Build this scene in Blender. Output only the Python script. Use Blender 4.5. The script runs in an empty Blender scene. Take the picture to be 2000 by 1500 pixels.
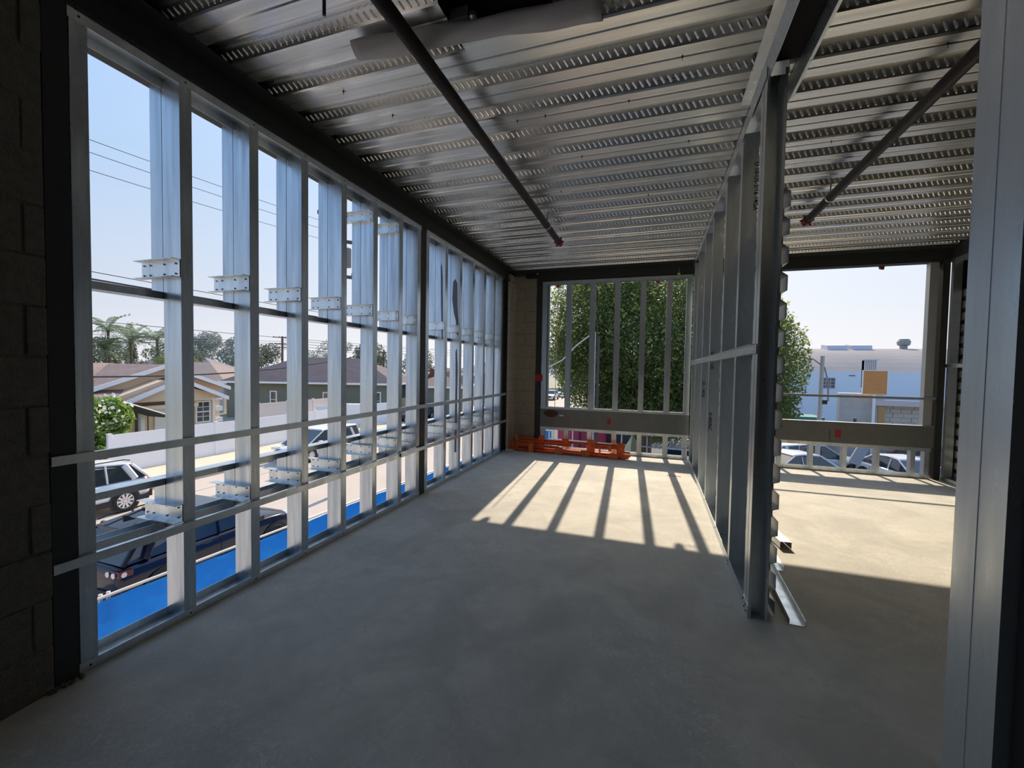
import bpy, math, random
import numpy as np
from mathutils import Vector, Matrix
random.seed(7); rng = np.random.default_rng(7)
sc = bpy.context.scene
COL = sc.collection
R = math.radians
# ---------------------------------------------------------------- camera
YAW, PITCH, ROLL, EYE, FPX = 0.32367, -0.03520, 0.01690, 1.4026, 825.55
cy_, sy_, cp_, sp_ = math.cos(YAW), math.sin(YAW), math.cos(PITCH), math.sin(PITCH)
Fw = Vector((-sy_*cp_, cy_*cp_, sp_)); r0 = Vector((cy_, sy_, 0)); u0 = r0.cross(Fw)
Rt = r0*math.cos(ROLL)+u0*math.sin(ROLL); Up = u0*math.cos(ROLL)-r0*math.sin(ROLL)
cam = bpy.data.cameras.new('camera'); camo = bpy.data.objects.new('camera', cam); COL.objects.link(camo)
cam.sensor_width = 36; cam.sensor_fit = 'HORIZONTAL'; cam.lens = FPX/2000*36; cam.clip_start = .05; cam.clip_end = 600
camo.matrix_world = Matrix(((Rt.x, Up.x, -Fw.x, 0), (Rt.y, Up.y, -Fw.y, 0), (Rt.z, Up.z, -Fw.z, EYE), (0, 0, 0, 1)))
sc.camera = camo
# ---------------------------------------------------------------- sky, sun, exposure
SUN = Vector((-.055, 1, .765)).normalized()
w = bpy.data.worlds.new('sky'); sc.world = w; w.use_nodes = True
nt = w.node_tree; nt.nodes.clear(); N = nt.nodes.new; L = nt.links.new
out = N('ShaderNodeOutputWorld'); bg = N('ShaderNodeBackground'); L(bg.outputs[0], out.inputs[0])
tc = N('ShaderNodeTexCoord'); sep = N('ShaderNodeSeparateXYZ'); L(tc.outputs['Generated'], sep.inputs[0])
def wmath(op, a, b=None, c=None, clamp=False):
    n = N('ShaderNodeMath'); n.operation = op; n.use_clamp = clamp
    for i, v in enumerate((a, b, c)):
        if v is None: continue
        if isinstance(v, (int, float)): n.inputs[i].default_value = v
        else: L(v, n.inputs[i])
    return n.outputs[0]
el = wmath('MAXIMUM', sep.outputs['Z'], 0)
ramp = N('ShaderNodeValToRGB'); L(el, ramp.inputs[0]); cr = ramp.color_ramp
cr.elements[0].position = 0; cr.elements[0].color = (.64, .64, .68, 1)
cr.elements[1].position = 1; cr.elements[1].color = (.18, .35, .74, 1)
for p, c in ((.12, (.50, .56, .66, 1)), (.35, (.31, .465, .69, 1)), (.6, (.25, .43, .75, 1))):
    e = cr.elements.new(p); e.color = c
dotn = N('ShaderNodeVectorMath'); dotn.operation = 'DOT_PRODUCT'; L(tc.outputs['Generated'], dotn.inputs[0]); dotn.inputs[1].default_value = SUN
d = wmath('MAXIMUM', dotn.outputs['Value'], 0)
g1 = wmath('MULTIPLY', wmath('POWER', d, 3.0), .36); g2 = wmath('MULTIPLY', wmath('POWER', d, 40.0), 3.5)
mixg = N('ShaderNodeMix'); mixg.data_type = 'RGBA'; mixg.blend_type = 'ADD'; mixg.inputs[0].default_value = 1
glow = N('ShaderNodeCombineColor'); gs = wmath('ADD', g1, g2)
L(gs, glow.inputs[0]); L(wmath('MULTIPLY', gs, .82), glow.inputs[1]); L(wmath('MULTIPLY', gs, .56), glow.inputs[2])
# the sky deepens on the side away from the sun
anti = wmath('MAXIMUM', wmath('MULTIPLY', dotn.outputs['Value'], -1), 0)
mixa = N('ShaderNodeMix'); mixa.data_type = 'RGBA'; mixa.blend_type = 'MULTIPLY'; L(wmath('MULTIPLY', anti, 1.2, clamp=True), mixa.inputs[0]); L(ramp.outputs[0], mixa.inputs[6]); mixa.inputs[7].default_value = (.66, .84, 1.06, 1)
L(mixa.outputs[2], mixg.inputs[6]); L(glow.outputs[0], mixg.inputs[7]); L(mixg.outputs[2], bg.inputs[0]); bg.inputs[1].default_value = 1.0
sl = bpy.data.lights.new('sun', 'SUN'); sl.energy = 4.1; sl.color = (1, .85, .66); sl.angle = R(.55)
so = bpy.data.objects.new('sun', sl); COL.objects.link(so); so.rotation_euler = SUN.to_track_quat('Z', 'Y').to_euler(); so.location = (0, 20, 30)
vs = sc.view_settings; vs.view_transform = 'Standard'; vs.look = 'None'; vs.exposure = 0.36; vs.gamma = 1; vs.use_curve_mapping = False

# ---------------------------------------------------------------- materials
MATS = {}
def mat(name, col, rough=.6, metal=0., noise=None, bump=None, spec=None, trans=0, alpha=1, stretch=(1, 1, 1), rvar=0, emit=None, coords='Object'):
    """noise=(scale, darker colour, amount) ; bump=(scale, strength)"""
    if name in MATS: return MATS[name]
    m = bpy.data.materials.new(name); m.use_nodes = True; MATS[name] = m
    nt = m.node_tree; b = nt.nodes['Principled BSDF']
    b.inputs['Base Color'].default_value = (*col, 1); b.inputs['Roughness'].default_value = rough; b.inputs['Metallic'].default_value = metal
    if spec is not None: b.inputs['Specular IOR Level'].default_value = spec
    b.inputs['Alpha'].default_value = alpha
    if noise or bump or rvar:
        t = nt.nodes.new('ShaderNodeTexCoord'); mp = nt.nodes.new('ShaderNodeMapping'); mp.inputs['Scale'].default_value = stretch
        if coords == 'World':
            g = nt.nodes.new('ShaderNodeNewGeometry'); nt.links.new(g.outputs['Position'], mp.inputs[0])
        else: nt.links.new(t.outputs[coords], mp.inputs[0])
    if noise or rvar:
        n = nt.nodes.new('ShaderNodeTexNoise'); n.inputs['Scale'].default_value = noise[0] if noise else 3; n.inputs['Detail'].default_value = 6; n.inputs['Roughness'].default_value = .65
        nt.links.new(mp.outputs[0], n.inputs[0])
        r = nt.nodes.new('ShaderNodeMapRange'); r.inputs[1].default_value = .35; r.inputs[2].default_value = .68; nt.links.new(n.outputs[0], r.inputs[0])
        if noise:
            mx = nt.nodes.new('ShaderNodeMix'); mx.data_type = 'RGBA'; mx.inputs[6].default_value = (*col, 1); mx.inputs[7].default_value = (*noise[1], 1)
            ml = nt.nodes.new('ShaderNodeMath'); ml.operation = 'MULTIPLY'; ml.inputs[1].default_value = noise[2]; nt.links.new(r.outputs[0], ml.inputs[0])
            nt.links.new(ml.outputs[0], mx.inputs[0]); nt.links.new(mx.outputs[2], b.inputs['Base Color'])
        if rvar:
            r2 = nt.nodes.new('ShaderNodeMapRange'); r2.inputs[3].default_value = rough-rvar; r2.inputs[4].default_value = rough+rvar; nt.links.new(r.outputs[0], r2.inputs[0]); nt.links.new(r2.outputs[0], b.inputs['Roughness'])
    if bump:
        n2 = nt.nodes.new('ShaderNodeTexNoise'); n2.inputs['Scale'].default_value = bump[0]; n2.inputs['Detail'].default_value = 5; nt.links.new(mp.outputs[0], n2.inputs[0])
        bp = nt.nodes.new('ShaderNodeBump'); bp.inputs['Strength'].default_value = bump[1]; bp.inputs['Distance'].default_value = .02
        nt.links.new(n2.outputs[0], bp.inputs['Height']); nt.links.new(bp.outputs[0], b.inputs['Normal'])
    if trans:
        tr = nt.nodes.new('ShaderNodeBsdfTranslucent'); tr.inputs[0].default_value = (*[min(1, c*1.6) for c in col], 1)
        ms = nt.nodes.new('ShaderNodeMixShader'); ms.inputs[0].default_value = trans
        o = nt.nodes['Material Output']; nt.links.new(b.outputs[0], ms.inputs[1]); nt.links.new(tr.outputs[0], ms.inputs[2]); nt.links.new(ms.outputs[0], o.inputs[0])
    return m
galv = mat('galvanized_stud', (.70, .75, .77), .34, .88, noise=(5, (.56, .60, .63), .8), stretch=(3, 3, .5), rvar=.08, coords='World')
galv_dirty = mat('weathered_galvanized', (.60, .645, .68), .30, .92, noise=(4, (.40, .46, .52), .9), stretch=(5, 5, .30), rvar=.1, coords='World')
deckm = mat('galvanized_deck', (.94, .93, .89), .31, .95, noise=(1.6, (.64, .65, .65), .8), stretch=(.15, 9, 9), rvar=.08, coords='World')
primer = mat('grey_primer_steel', (.036, .039, .037), .6, .1, noise=(5, (.028, .030, .028), .8), bump=(50, .04), coords='World')
primer2 = mat('grey_primer_girt', (.19, .20, .185), .6, .1, noise=(5, (.15, .16, .15), .8), coords='World')
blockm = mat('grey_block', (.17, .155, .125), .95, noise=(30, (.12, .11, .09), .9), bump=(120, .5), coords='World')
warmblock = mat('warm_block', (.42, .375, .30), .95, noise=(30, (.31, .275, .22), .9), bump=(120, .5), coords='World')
warmmortar = mat('warm_mortar', (.30, .26, .20), .95, coords='World')
mortar = mat('mortar', (.15, .14, .115), .95, bump=(90, .4), coords='World')
orange = mat('orange_powder_coat', (.95, .20, .035), .45, noise=(25, (.66, .12, .03), .7), coords='World')
redpaint = mat('red_marking_paint', (.42, .02, .03), .7)
blackpipe = mat('black_iron_pipe', (.022, .020, .019), .5, .3, noise=(12, (.05, .03, .022), .6), coords='World')
redcap = mat('red_pipe_cap', (.22, .012, .012), .45)
whitepaint = mat('white_paint', (.90, .90, .89), .5)
vinyl = mat('white_vinyl_fence', (.90, .91, .94), .4, noise=(1, (.85, .87, .91), .4))
vinylb = mat('beige_vinyl_fence', (.92, .76, .66), .5)
blueT = mat('blue_tarp', (.004, .21, .78), .45, noise=(6, (.003, .17, .66), .8), bump=(9, .25), trans=.35, coords='World')
pipeg = mat('galvanized_fence_pipe', (.72, .68, .62), .4, .3)
tan = mat('tan_stucco', (.86, .66, .46), .9, noise=(3, (.78, .59, .41), .5), bump=(60, .2), coords='World')
green = mat('sage_green_stucco', (.20, .215, .16), .9, noise=(2, (.17, .185, .135), .6), coords='World')
grayw = mat('lavender_grey_stucco', (.42, .41, .47), .9)
glassd = mat('window_glass_dark', (.05, .06, .07), .08, 0, spec=.8)
blackrub = mat('black_rubber', (.015, .015, .016), .7)
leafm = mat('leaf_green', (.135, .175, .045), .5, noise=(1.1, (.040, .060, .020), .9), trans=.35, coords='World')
leafl = mat('leaf_light', (.26, .38, .10), .5, noise=(4, (.10, .18, .04), .9), trans=.3, coords='World')
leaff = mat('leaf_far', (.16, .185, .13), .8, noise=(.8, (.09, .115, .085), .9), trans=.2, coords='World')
leafh = mat('leaf_painted_haze', (.30, .34, .32), .9, noise=(.8, (.20, .25, .22), .9), trans=.2, coords='World')  # distance haze painted into the leaf colour
petal = mat('white_blossom', (.85, .84, .70), .6, trans=.3)
bark = mat('bark', (.16, .13, .10), .9, noise=(9, (.08, .065, .05), .8), bump=(20, .5), coords='World')
woodp = mat('weathered_pole_wood', (.13, .10, .085), .9, coords='World', noise=(8, (.08, .06, .05), .7), stretch=(4, 4, .4))
wire = mat('black_wire', (.03, .03, .035), .6)

def floor_mat():
    m = bpy.data.materials.new('concrete_floor'); m.use_nodes = True; nt = m.node_tree; b = nt.nodes['Principled BSDF']; Nn = nt.nodes.new; Ln = nt.links.new
    g = Nn('ShaderNodeNewGeometry')
    def noise(s, det=6, dist=0, st=(1, 1, 1)):
        mp = Nn('ShaderNodeMapping'); mp.inputs['Scale'].default_value = st; Ln(g.outputs['Position'], mp.inputs[0])
        n = Nn('ShaderNodeTexNoise'); n.inputs['Scale'].default_value = s; n.inputs['Detail'].default_value = det; n.inputs['Distortion'].default_value = dist; n.inputs['Roughness'].default_value = .62; Ln(mp.outputs[0], n.inputs[0]); return n.outputs[0]
    def rng_(v, a, b_): 
        r = Nn('ShaderNodeMapRange'); r.inputs[1].default_value = a; r.inputs[2].default_value = b_; Ln(v, r.inputs[0]); return r.outputs[0]
    def mix(f, a, c):
        x = Nn('ShaderNodeMix'); x.data_type = 'RGBA'
        if isinstance(f, float): x.inputs[0].default_value = f
        else: Ln(f, x.inputs[0])
        for i, q in ((6, a), (7, c)):
            if isinstance(q, tuple): x.inputs[i].default_value = (*q, 1)
            else: Ln(q, x.inputs[i])
        return x.outputs[2]
    def mul(a, k):
        x = Nn('ShaderNodeMath'); x.operation = 'MULTIPLY'; Ln(a, x.inputs[0])
        if isinstance(k, (int, float)): x.inputs[1].default_value = k
        else: Ln(k, x.inputs[1])
        return x.outputs[0]
    c = mix(rng_(noise(.9, 5, .4), .35, .65), (.71, .685, .595), (.56, .545, .485))
    c = mix(mul(rng_(noise(3.2, 8, 1.2), .52, .72), .55), c, (.52, .49, .45))
    c = mix(mul(rng_(noise(2.1, 7, 2.5), .60, .66), .35), c, (.62, .52, .41))
    # fine trowel scratches: thin ridges of warped noise, in patches
    def ridge(sc_, st, wdt, dist):
        n = noise(sc_, 2, dist, st); q = Nn('ShaderNodeMath'); q.operation = 'SUBTRACT'; Ln(n, q.inputs[0]); q.inputs[1].default_value = .5
        p = Nn('ShaderNodeMath'); p.operation = 'ABSOLUTE'; Ln(q.outputs[0], p.inputs[0]); return rng_(p.outputs[0], wdt, 0)
    msk = rng_(noise(.8, 3), .44, .60)
    for (sc_, st, wdt, dist, amt) in ((7, (1, 1, 1), .010, 3.5, .50), (12, (1.6, .7, 1), .013, 2.5, .42), (9, (.6, 1.8, 1), .010, 4, .42)):
        c = mix(mul(mul(ridge(sc_, st, wdt*2.4, dist), msk), amt), c, (.90, .89, .85))
    c = mix(mul(ridge(1.3, (1, 1, 1), .004, 1.5), .35), c, (.42, .40, .37))
    c = mix(mul(rng_(noise(1.7, 7, .8), .46, .62), .42), c, (.40, .395, .36))
    c = mix(mul(rng_(noise(6, 8, .5), .45, .65), .30), c, (.50, .485, .45))
    Ln(c, b.inputs['Base Color'])
    r = Nn('ShaderNodeMapRange'); r.inputs[3].default_value = .62; r.inputs[4].default_value = .80; Ln(noise(2.5, 5), r.inputs[0]); Ln(r.outputs[0], b.inputs['Roughness'])
    bp = Nn('ShaderNodeBump'); bp.inputs['Strength'].default_value = .12; bp.inputs['Distance'].default_value = .01; Ln(noise(14, 8), bp.inputs['Height']); Ln(bp.outputs[0], b.inputs['Normal'])
    b.inputs['Specular IOR Level'].default_value = .22
    return m
floorm = floor_mat()
def shingle_mat(name, c1, c2, row=.28):
    m = bpy.data.materials.new(name); m.use_nodes = True; nt = m.node_tree; b = nt.nodes['Principled BSDF']
    t = nt.nodes.new('ShaderNodeTexCoord'); br = nt.nodes.new('ShaderNodeTexBrick'); nt.links.new(t.outputs['UV'], br.inputs[0])
    br.inputs['Color1'].default_value = (*c1, 1); br.inputs['Color2'].default_value = (*c2, 1); br.inputs['Mortar'].default_value = (*[x*.45 for x in c1], 1)
    br.inputs['Scale'].default_value = 1; br.inputs['Brick Width'].default_value = .9; br.inputs['Row Height'].default_value = row; br.inputs['Mortar Size'].default_value = .022
    nt.links.new(br.outputs[0], b.inputs['Base Color']); b.inputs['Roughness'].default_value = .9; return m
roofbrown = shingle_mat('brown_shingles', (.33, .235, .20), (.27, .19, .16))
roofdark = shingle_mat('dark_shingles', (.145, .115, .125), (.115, .092, .10), .35)
roofgrey = shingle_mat('grey_shingles', (.26, .24, .25), (.21, .20, .21), .35)

# ---------------------------------------------------------------- mesh helpers
class MB:
    def __init__(s): s.v = []; s.f = []; s.uv = None
    def add(s, vs, fs):
        n = len(s.v); s.v += [tuple(p) for p in vs]; s.f += [tuple(i+n for i in f) for f in fs]; return s
    def box(s, x0, x1, y0, y1, z0, z1):
        return s.add([(x0, y0, z0), (x1, y0, z0), (x1, y1, z0), (x0, y1, z0), (x0, y0, z1), (x1, y0, z1), (x1, y1, z1), (x0, y1, z1)],
                     [(0, 3, 2, 1), (4, 5, 6, 7), (0, 1, 5, 4), (1, 2, 6, 5), (2, 3, 7, 6), (3, 0, 4, 7)])
    def prism(s, pts, ax, a0, a1):
        """pts 2D polygon in the plane normal to ax (x->(y,z), y->(x,z), z->(x,y)); handles concave by ngon"""
        def P(p, a): return {'x': (a, p[0], p[1]), 'y': (p[0], a, p[1]), 'z': (p[0], p[1], a)}[ax]
        n = len(pts); vs = [P(p, a0) for p in pts]+[P(p, a1) for p in pts]
        fs = [(i, (i+1) % n, n+(i+1) % n, n+i) for i in range(n)]+[tuple(range(n-1, -1, -1)), tuple(range(n, 2*n))]
        return s.add(vs, fs)
    def strip(s, pts, ax, a0, a1, t):
        """open polyline section of sheet metal with thickness t"""
        P = [Vector(p) for p in pts]; n = len(P); off = []
        for i in range(n):
            d = Vector((0, 0))
            if i > 0: e = (P[i]-P[i-1]).normalized(); d += Vector((-e.y, e.x))
            if i < n-1: e = (P[i+1]-P[i]).normalized(); d += Vector((-e.y, e.x))
            d.normalize()
            e = (P[i+1]-P[i] if i < n-1 else P[i]-P[i-1]).normalized(); k = max(.35, abs(d.dot(Vector((-e.y, e.x)))))
            off.append(P[i]+d*(t/k))
        for i in range(n-1):
            s.prism([P[i], P[i+1], off[i+1], off[i]], ax, a0, a1)
        return s
    def tube(s, pts, r, n=8, r1=None):
        pts = [Vector(p) for p in pts]; m = len(pts); base = len(s.v); a = None
        for i, p in enumerate(pts):
            t = (pts[min(i+1, m-1)]-pts[max(i-1, 0)]).normalized()
            if a is None: a = t.orthogonal().normalized()
            a = (a-t*a.dot(t)).normalized(); b = t.cross(a)
            rr = r if r1 is None else r+(r1-r)*i/(m-1)
            s.v += [tuple(p+(a*math.cos(k*2*math.pi/n)+b*math.sin(k*2*math.pi/n))*rr) for k in range(n)]
        for i in range(m-1):
            for k in range(n):
                k2 = (k+1) % n; s.f.append((base+i*n+k, base+i*n+k2, base+(i+1)*n+k2, base+(i+1)*n+k))
        s.f.append(tuple(base+k for k in range(n-1, -1, -1))); s.f.append(tuple(base+(m-1)*n+k for k in range(n)))
        return s
    def lathe(s, prof, c, ax='z', n=20):
        base = len(s.v)
        for r, h in prof:
            for k in range(n):
                a = k*2*math.pi/n; q = (r*math.cos(a), r*math.sin(a))
                s.v.append({'z': (c[0]+q[0], c[1]+q[1], c[2]+h), 'x': (c[0]+h, c[1]+q[0], c[2]+q[1]), 'y': (c[0]+q[0], c[1]+h, c[2]+q[1])}[ax])
        for i in range(len(prof)-1):
            for k in range(n):
                k2 = (k+1) % n; s.f.append((base+i*n+k, base+i*n+k2, base+(i+1)*n+k2, base+(i+1)*n+k))
        s.f.append(tuple(base+k for k in range(n-1, -1, -1))); s.f.append(tuple(base+(len(prof)-1)*n+k for k in range(n)))
        return s
    def build(s, name, m, parent=None, smooth=False, bevel=0, uv=None):
        me = bpy.data.meshes.new(name); me.from_pydata(s.v, [], s.f); me.materials.append(m)
        if smooth: me.shade_smooth()
        if uv:
            l = me.uv_layers.new(name='UVMap')
            for lp in me.loops:
                co = me.vertices[lp.vertex_index].co; l.data[lp.index].uv = uv(co)
        o = bpy.data.objects.new(name, me); COL.objects.link(o)
        if bevel:
            bm = o.modifiers.new('bevel', 'BEVEL'); bm.width = bevel; bm.segments = 2; bm.limit_method = 'ANGLE'
        if parent: o.parent = parent
        import bmesh
        b = bmesh.new(); b.from_mesh(me); bmesh.ops.recalc_face_normals(b, faces=b.faces); b.to_mesh(me); b.free()
        return o
def tag(o, label=None, cat=None, group=None, kind=None):
    if label: o['label'] = label
    if cat: o['category'] = cat
    if group: o['group'] = group
    if kind: o['kind'] = kind
    return o
def empty(name, loc=(0, 0, 0), rz=0, **k):
    o = bpy.data.objects.new(name, None); COL.objects.link(o); o.location = loc; o.rotation_euler = (0, 0, rz); o.empty_display_size = .2
    return tag(o, **k)
def setting(name, label=None): return empty(name, kind='structure', label=label)
def inst(o, name, loc, parent, rz=0, scale=None):
    c = bpy.data.objects.new(name, o.data); COL.objects.link(c); c.location = loc; c.rotation_euler = (0, 0, rz); c.parent = parent
    if scale: c.scale = scale
    return c
def copy_tree(o, parent=None):
    c = o.copy(); COL.objects.link(c); c.parent = parent
    for ch in list(o.children): copy_tree(ch, c)
    return c

# ================================================================ ROOM SHELL
AX = -2.405; YF = 7.244; PX = .547; T = .0022
fl = MB().box(-2.56, 3.98, -3.0, 7.42, -.22, 0).build('floor', floorm); fl['kind'] = 'structure'
# ---- ceiling: profiled steel deck, in sheets of three ribs
ceil = setting('ceiling')
ZD, DP, PER, YD0 = 3.130, .056, .3083, 2.150-.3083*13
def deck_sheet(k0, nrib, x0, x1, emb):
    pts = []
    for k in range(k0, k0+nrib):
        y = YD0+PER*k
        pts += [(y, ZD), (y+.070, ZD), (y+.0765, ZD+.006), (y+.088, ZD+.006), (y+.0945, ZD), (y+.166, ZD), (y+.196, ZD+DP), (y+.232, ZD+DP), (y+.236, ZD+DP+.003), (y+.242, ZD+DP), (y+PER-.032, ZD+DP)]
    y = YD0+PER*(k0+nrib); pts.append((y, ZD))
    m = MB(); n = len(pts)
    m.v = [(x0, p[0], p[1]) for p in pts]+[(x1, p[0], p[1]) for p in pts]; m.f = [(i, i+1, n+i+1, n+i) for i in range(n-1)]
    # side-lap lip
    m.strip([(y-.004, ZD+.002), (y+.004, ZD-.006)], 'x', x0, x1, .0015)
    if emb:
        for k in range(k0+1, k0+nrib+1):
            yl = YD0+PER*k; a = Vector((0, -.032, DP)); nrm = Vector((0, -DP, -.032)).normalized()
            ln = a.length; e = a.normalized(); sx = Vector((1, 0, 0)); x = x0+.03
            while x < x1-.02:
                c = Vector((x, yl, ZD))+a*.5; s1 = (e-sx*.62).normalized(); s2 = s1.cross(nrm).normalized(); hl = ln*.38; hw = .0072
                q = [c+s1*hl, c+s1*hl*.8+s2*hw, c-s1*hl*.8+s2*hw, c-s1*hl, c-s1*hl*.8-s2*hw, c+s1*hl*.8-s2*hw]
                q = [p+nrm*.0002 for p in q]; t1 = c+s1*hl*.72+nrm*.0045; t2 = c-s1*hl*.72+nrm*.0045
                m.add([*q, t1, t2], [(0, 1, 6), (1, 2, 7, 6), (2, 3, 7), (3, 4, 7), (4, 5, 6, 7), (5, 0, 6)])
                x += .0405
    o = m.build('deck_sheet', deckm, ceil); return o
HX0, HX1 = -1.02, -.50       # open sleeve hole between ribs
HY0, HY1 = 1.80, 2.02
for k, n in ((0, 3), (3, 3), (6, 3), (9, 2), (13, 2), (15, 3), (18, 3), (21, 3), (24, 3), (27, 3)): deck_sheet(k, n, -2.62, 3.98, k >= 9)
deck_sheet(11, 2, -2.62, HX0, True); deck_sheet(11, 2, HX1, 3.98, True)
ya = YD0+PER*11
MB().box(HX0, HX1, ya, HY0, ZD, ZD+.003).box(HX0, HX1, HY1, ya+PER*2, ZD, ZD+.003).build('deck_patch', deckm, ceil)
slab = MB()
slab.box(-2.7, HX0, -3, 7.5, ZD+DP+.004, ZD+.25); slab.box(HX1, 3.98, -3, 7.5, ZD+DP+.004, ZD+.25)
slab.box(HX0, HX1, -3, HY0, ZD+DP+.004, ZD+.25); slab.box(HX0, HX1, HY1, 7.5, ZD+DP+.004, ZD+.25); slab.box(HX0-.1, HX1+.1, HY0-.1, HY1+.1, ZD+.25, ZD+.28)
slab.build('slab', mat('dark_slab', (.03, .03, .03), .9), ceil)
# little deck screws / hanger tabs on the low flutes
scr0 = None
for (x, k) in [(-1.9, 13), (-1.75, 14), (-.95, 15), (-.75, 15), (-.2, 15), (.1, 14), (-1.3, 16), (-.6, 17), (.2, 17), (1.4, 15), (2.0, 17), (1.2, 18), (2.4, 20), (-.9, 19), (-.1, 20), (-.3, 22)]:
    p = (x, YD0+PER*k+.083, ZD)
    if scr0 is None:
        scr0 = MB().lathe([(.005, .004), (.005, -.006), (.0015, -.007), (.0015, -.022)], (0, 0, 0), n=6).build('deck_screw', mat('dark_screw', (.03, .03, .03), .4, .6), ceil); scr0.location = p
    else: inst(scr0, 'deck_screw', p, ceil)

# ================================================================ STUDS
def stud_mesh(D, W, h, axis='x', sgn=1, lip=.014):
    """C stud standing on z: flange face at x=0, web plane y=0, depth D goes to x=sgn*D, flanges run +y (axis x)"""
    pts = [(lip*0+W*0, 0)]
    sec = [(0, W-.0), (0, 0), (D, 0), (D, W)]
    m = MB()
    if axis == 'x':
        P = [(sgn*lip, W), (0, W), (0, 0), (sgn*D, 0), (sgn*D, W), (sgn*(D-lip), W)]
    else:   # flange face on y=0 plane, web plane x=0, flanges run +x
        P = [(W, lip), (W, 0), (0, 0), (0, D), (W, D), (W, D-lip)]
        if sgn < 0: P = [(-a, b) for a, b in P]
    # thickness inwards
    cx_ = sum(p[0] for p in P)/6; cyy = sum(p[1] for p in P)/6
    a = P[:]; orient = sum(a[i][0]*a[(i+1) % 6][1]-a[(i+1) % 6][0]*a[i][1] for i in range(6))
    if orient < 0: a = a[::-1]
    m.strip(a, 'z', 0, h, T); return m
wl = setting('wall_left')
ZT = .0457; H1, H2 = 2.871, 2.919
SD = .135            # inner stud depth
proto = stud_mesh(SD, .063, H2-.006, 'x', -1).build('stud', galv_dirty, wl)
sec1 = [1.147]+[1.589+.4064*k for k in range(6)]+[3.961]
sec2 = [4.139]+[4.589+.4064*k for k in range(5)]+[6.556]
for i, y in enumerate(sec1+sec2):
    if i == 0: proto.location = (AX, y, .003)
    else: inst(proto, 'stud', (AX, y, .003), wl)
def track(parent, m, p0, p1, plane, width, leg, up, name='track'):
    """U track. plane 'x': runs along y from p0 to p1=(y0,y1) at z base; see below"""
for (y0, y1) in ((1.140, 4.028), (4.142, 6.62)):
    MB().strip([(AX+.003, ZT), (AX+.003, 0.001), (AX-SD-.003, .001), (AX-SD-.003, ZT)][::-1], 'y', y0, y1, T).build('bottom_track', galv, wl)
    MB().strip([(AX+.003, H1), (AX+.003, H2), (AX-SD-.003, H2), (AX-SD-.003, H1)], 'y', y0, y1, T).build('top_track', galv, wl)
# outer furring frame beyond the studs
OX0, OX1 = AX-SD-.004, AX-SD-.096
def outer(y0, y1, name, z0, z1, up):
    P = [(OX0, z1), (OX0, z0), (OX1, z0), (OX1, z1)] if up else [(OX0, z0), (OX0, z1), (OX1, z1), (OX1, z0)]
    if up: P = P[::-1]
    return MB().strip(P, 'y', y0, y1, T).build(name, galv, wl)
for (y0, y1) in ((.9, 4.05), (4.12, 6.9)):
    outer(y0, y1, 'outer_track', 1.752, 1.79, True); outer(y0, y1, 'outer_track', .49, .53, True); outer(y0, y1, 'outer_track', .732, .768, False)
os1 = stud_mesh(.092, .05, 1.72, 'x', -1).build('outer_stud', galv_dirty, wl); os2 = stud_mesh(.092, .05, .255, 'x', -1).build('outer_stud', galv_dirty, wl)
clipm = MB().strip([(-.042, .090), (0, .090), (0, 0), (-.042, 0)], 'x', -.30, 0, .003)
for hx in (-.28, -.23, -.12, -.03):
    for hz in (.018, .072): clipm.lathe([(.005, -.006), (.005, .001)], (hx, -.0015, hz), 'y', 8)
clip = clipm.build('clip', galv, wl)
first = True
for y in sec1[1:]+sec2[1:]:
    if first: os1.location = (OX0, y, 1.755); os2.location = (OX0, y, .495); clip.location = (AX-.004, y-.0035, 1.865)
    else: inst(os1, 'outer_stud', (OX0, y, 1.755), wl); inst(os2, 'outer_stud', (OX0, y, .495), wl); inst(clip, 'clip', (AX-.004, y-.0035, 1.865), wl)
    inst(clip, 'clip', (AX-.004, y-.0035, .545 if y < 3.1 else .60), wl); first = False
inst(clip, 'clip', (AX-.004, sec1[5]-.0035+.0, 2.70), wl, scale=(1, 1, .95)); inst(clip, 'clip', (AX-.004, sec1[6]-.0035, 2.72), wl)
# torn grey film stains on two webs of the far bays
flm = mat('torn_grey_film', (.16, .16, .18), .7)
m = MB(); P_ = [(-2.505, 2.52), (-2.475, 2.56), (-2.445, 2.50), (-2.44, 2.2), (-2.42, 1.98), (-2.425, 1.82), (-2.445, 1.85), (-2.46, 2.02), (-2.49, 2.12), (-2.515, 2.3)]; m.v = [(x, sec2[2]-.0012, z) for x, z in P_]; m.f = [tuple(range(len(P_)))]; m.build('film_scrap', flm, wl)
m = MB(); P_ = [(-2.47, 2.62), (-2.455, 2.66), (-2.44, 2.5), (-2.435, 2.1), (-2.43, 1.75), (-2.445, 1.75), (-2.46, 2.2)]; m.v = [(x, sec2[1]-.0012, z) for x, z in P_]; m.f = [tuple(range(len(P_)))]; m.build('film_scrap', flm, wl)
m = MB(); P_ = [(-2.46, 1.62), (-2.44, 1.66), (-2.425, 1.4), (-2.43, .3), (-2.46, .3), (-2.455, 1.2)]; m.v = [(x, sec2[2]-.0012, z) for x, z in P_]; m.f = [tuple(range(len(P_)))]; m.build('film_scrap', flm, wl)
# interior bridging channels
def bridge(y0, y1, z0, z1, parent, x, sx, m=galv):
    return MB().strip([(x, z0), (x+sx, z0), (x+sx, z1), (x, z1)], 'y', y0, y1, .002).build('bridging_channel', m, parent)
bridge(1.053, 6.77, .960, 1.000, wl, AX+.004, .022)
bridge(1.053, 3.78, .496, .538, wl, AX+.004, .022); bridge(3.62, 6.77, .507, .545, wl, AX+.028, .012)
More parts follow.
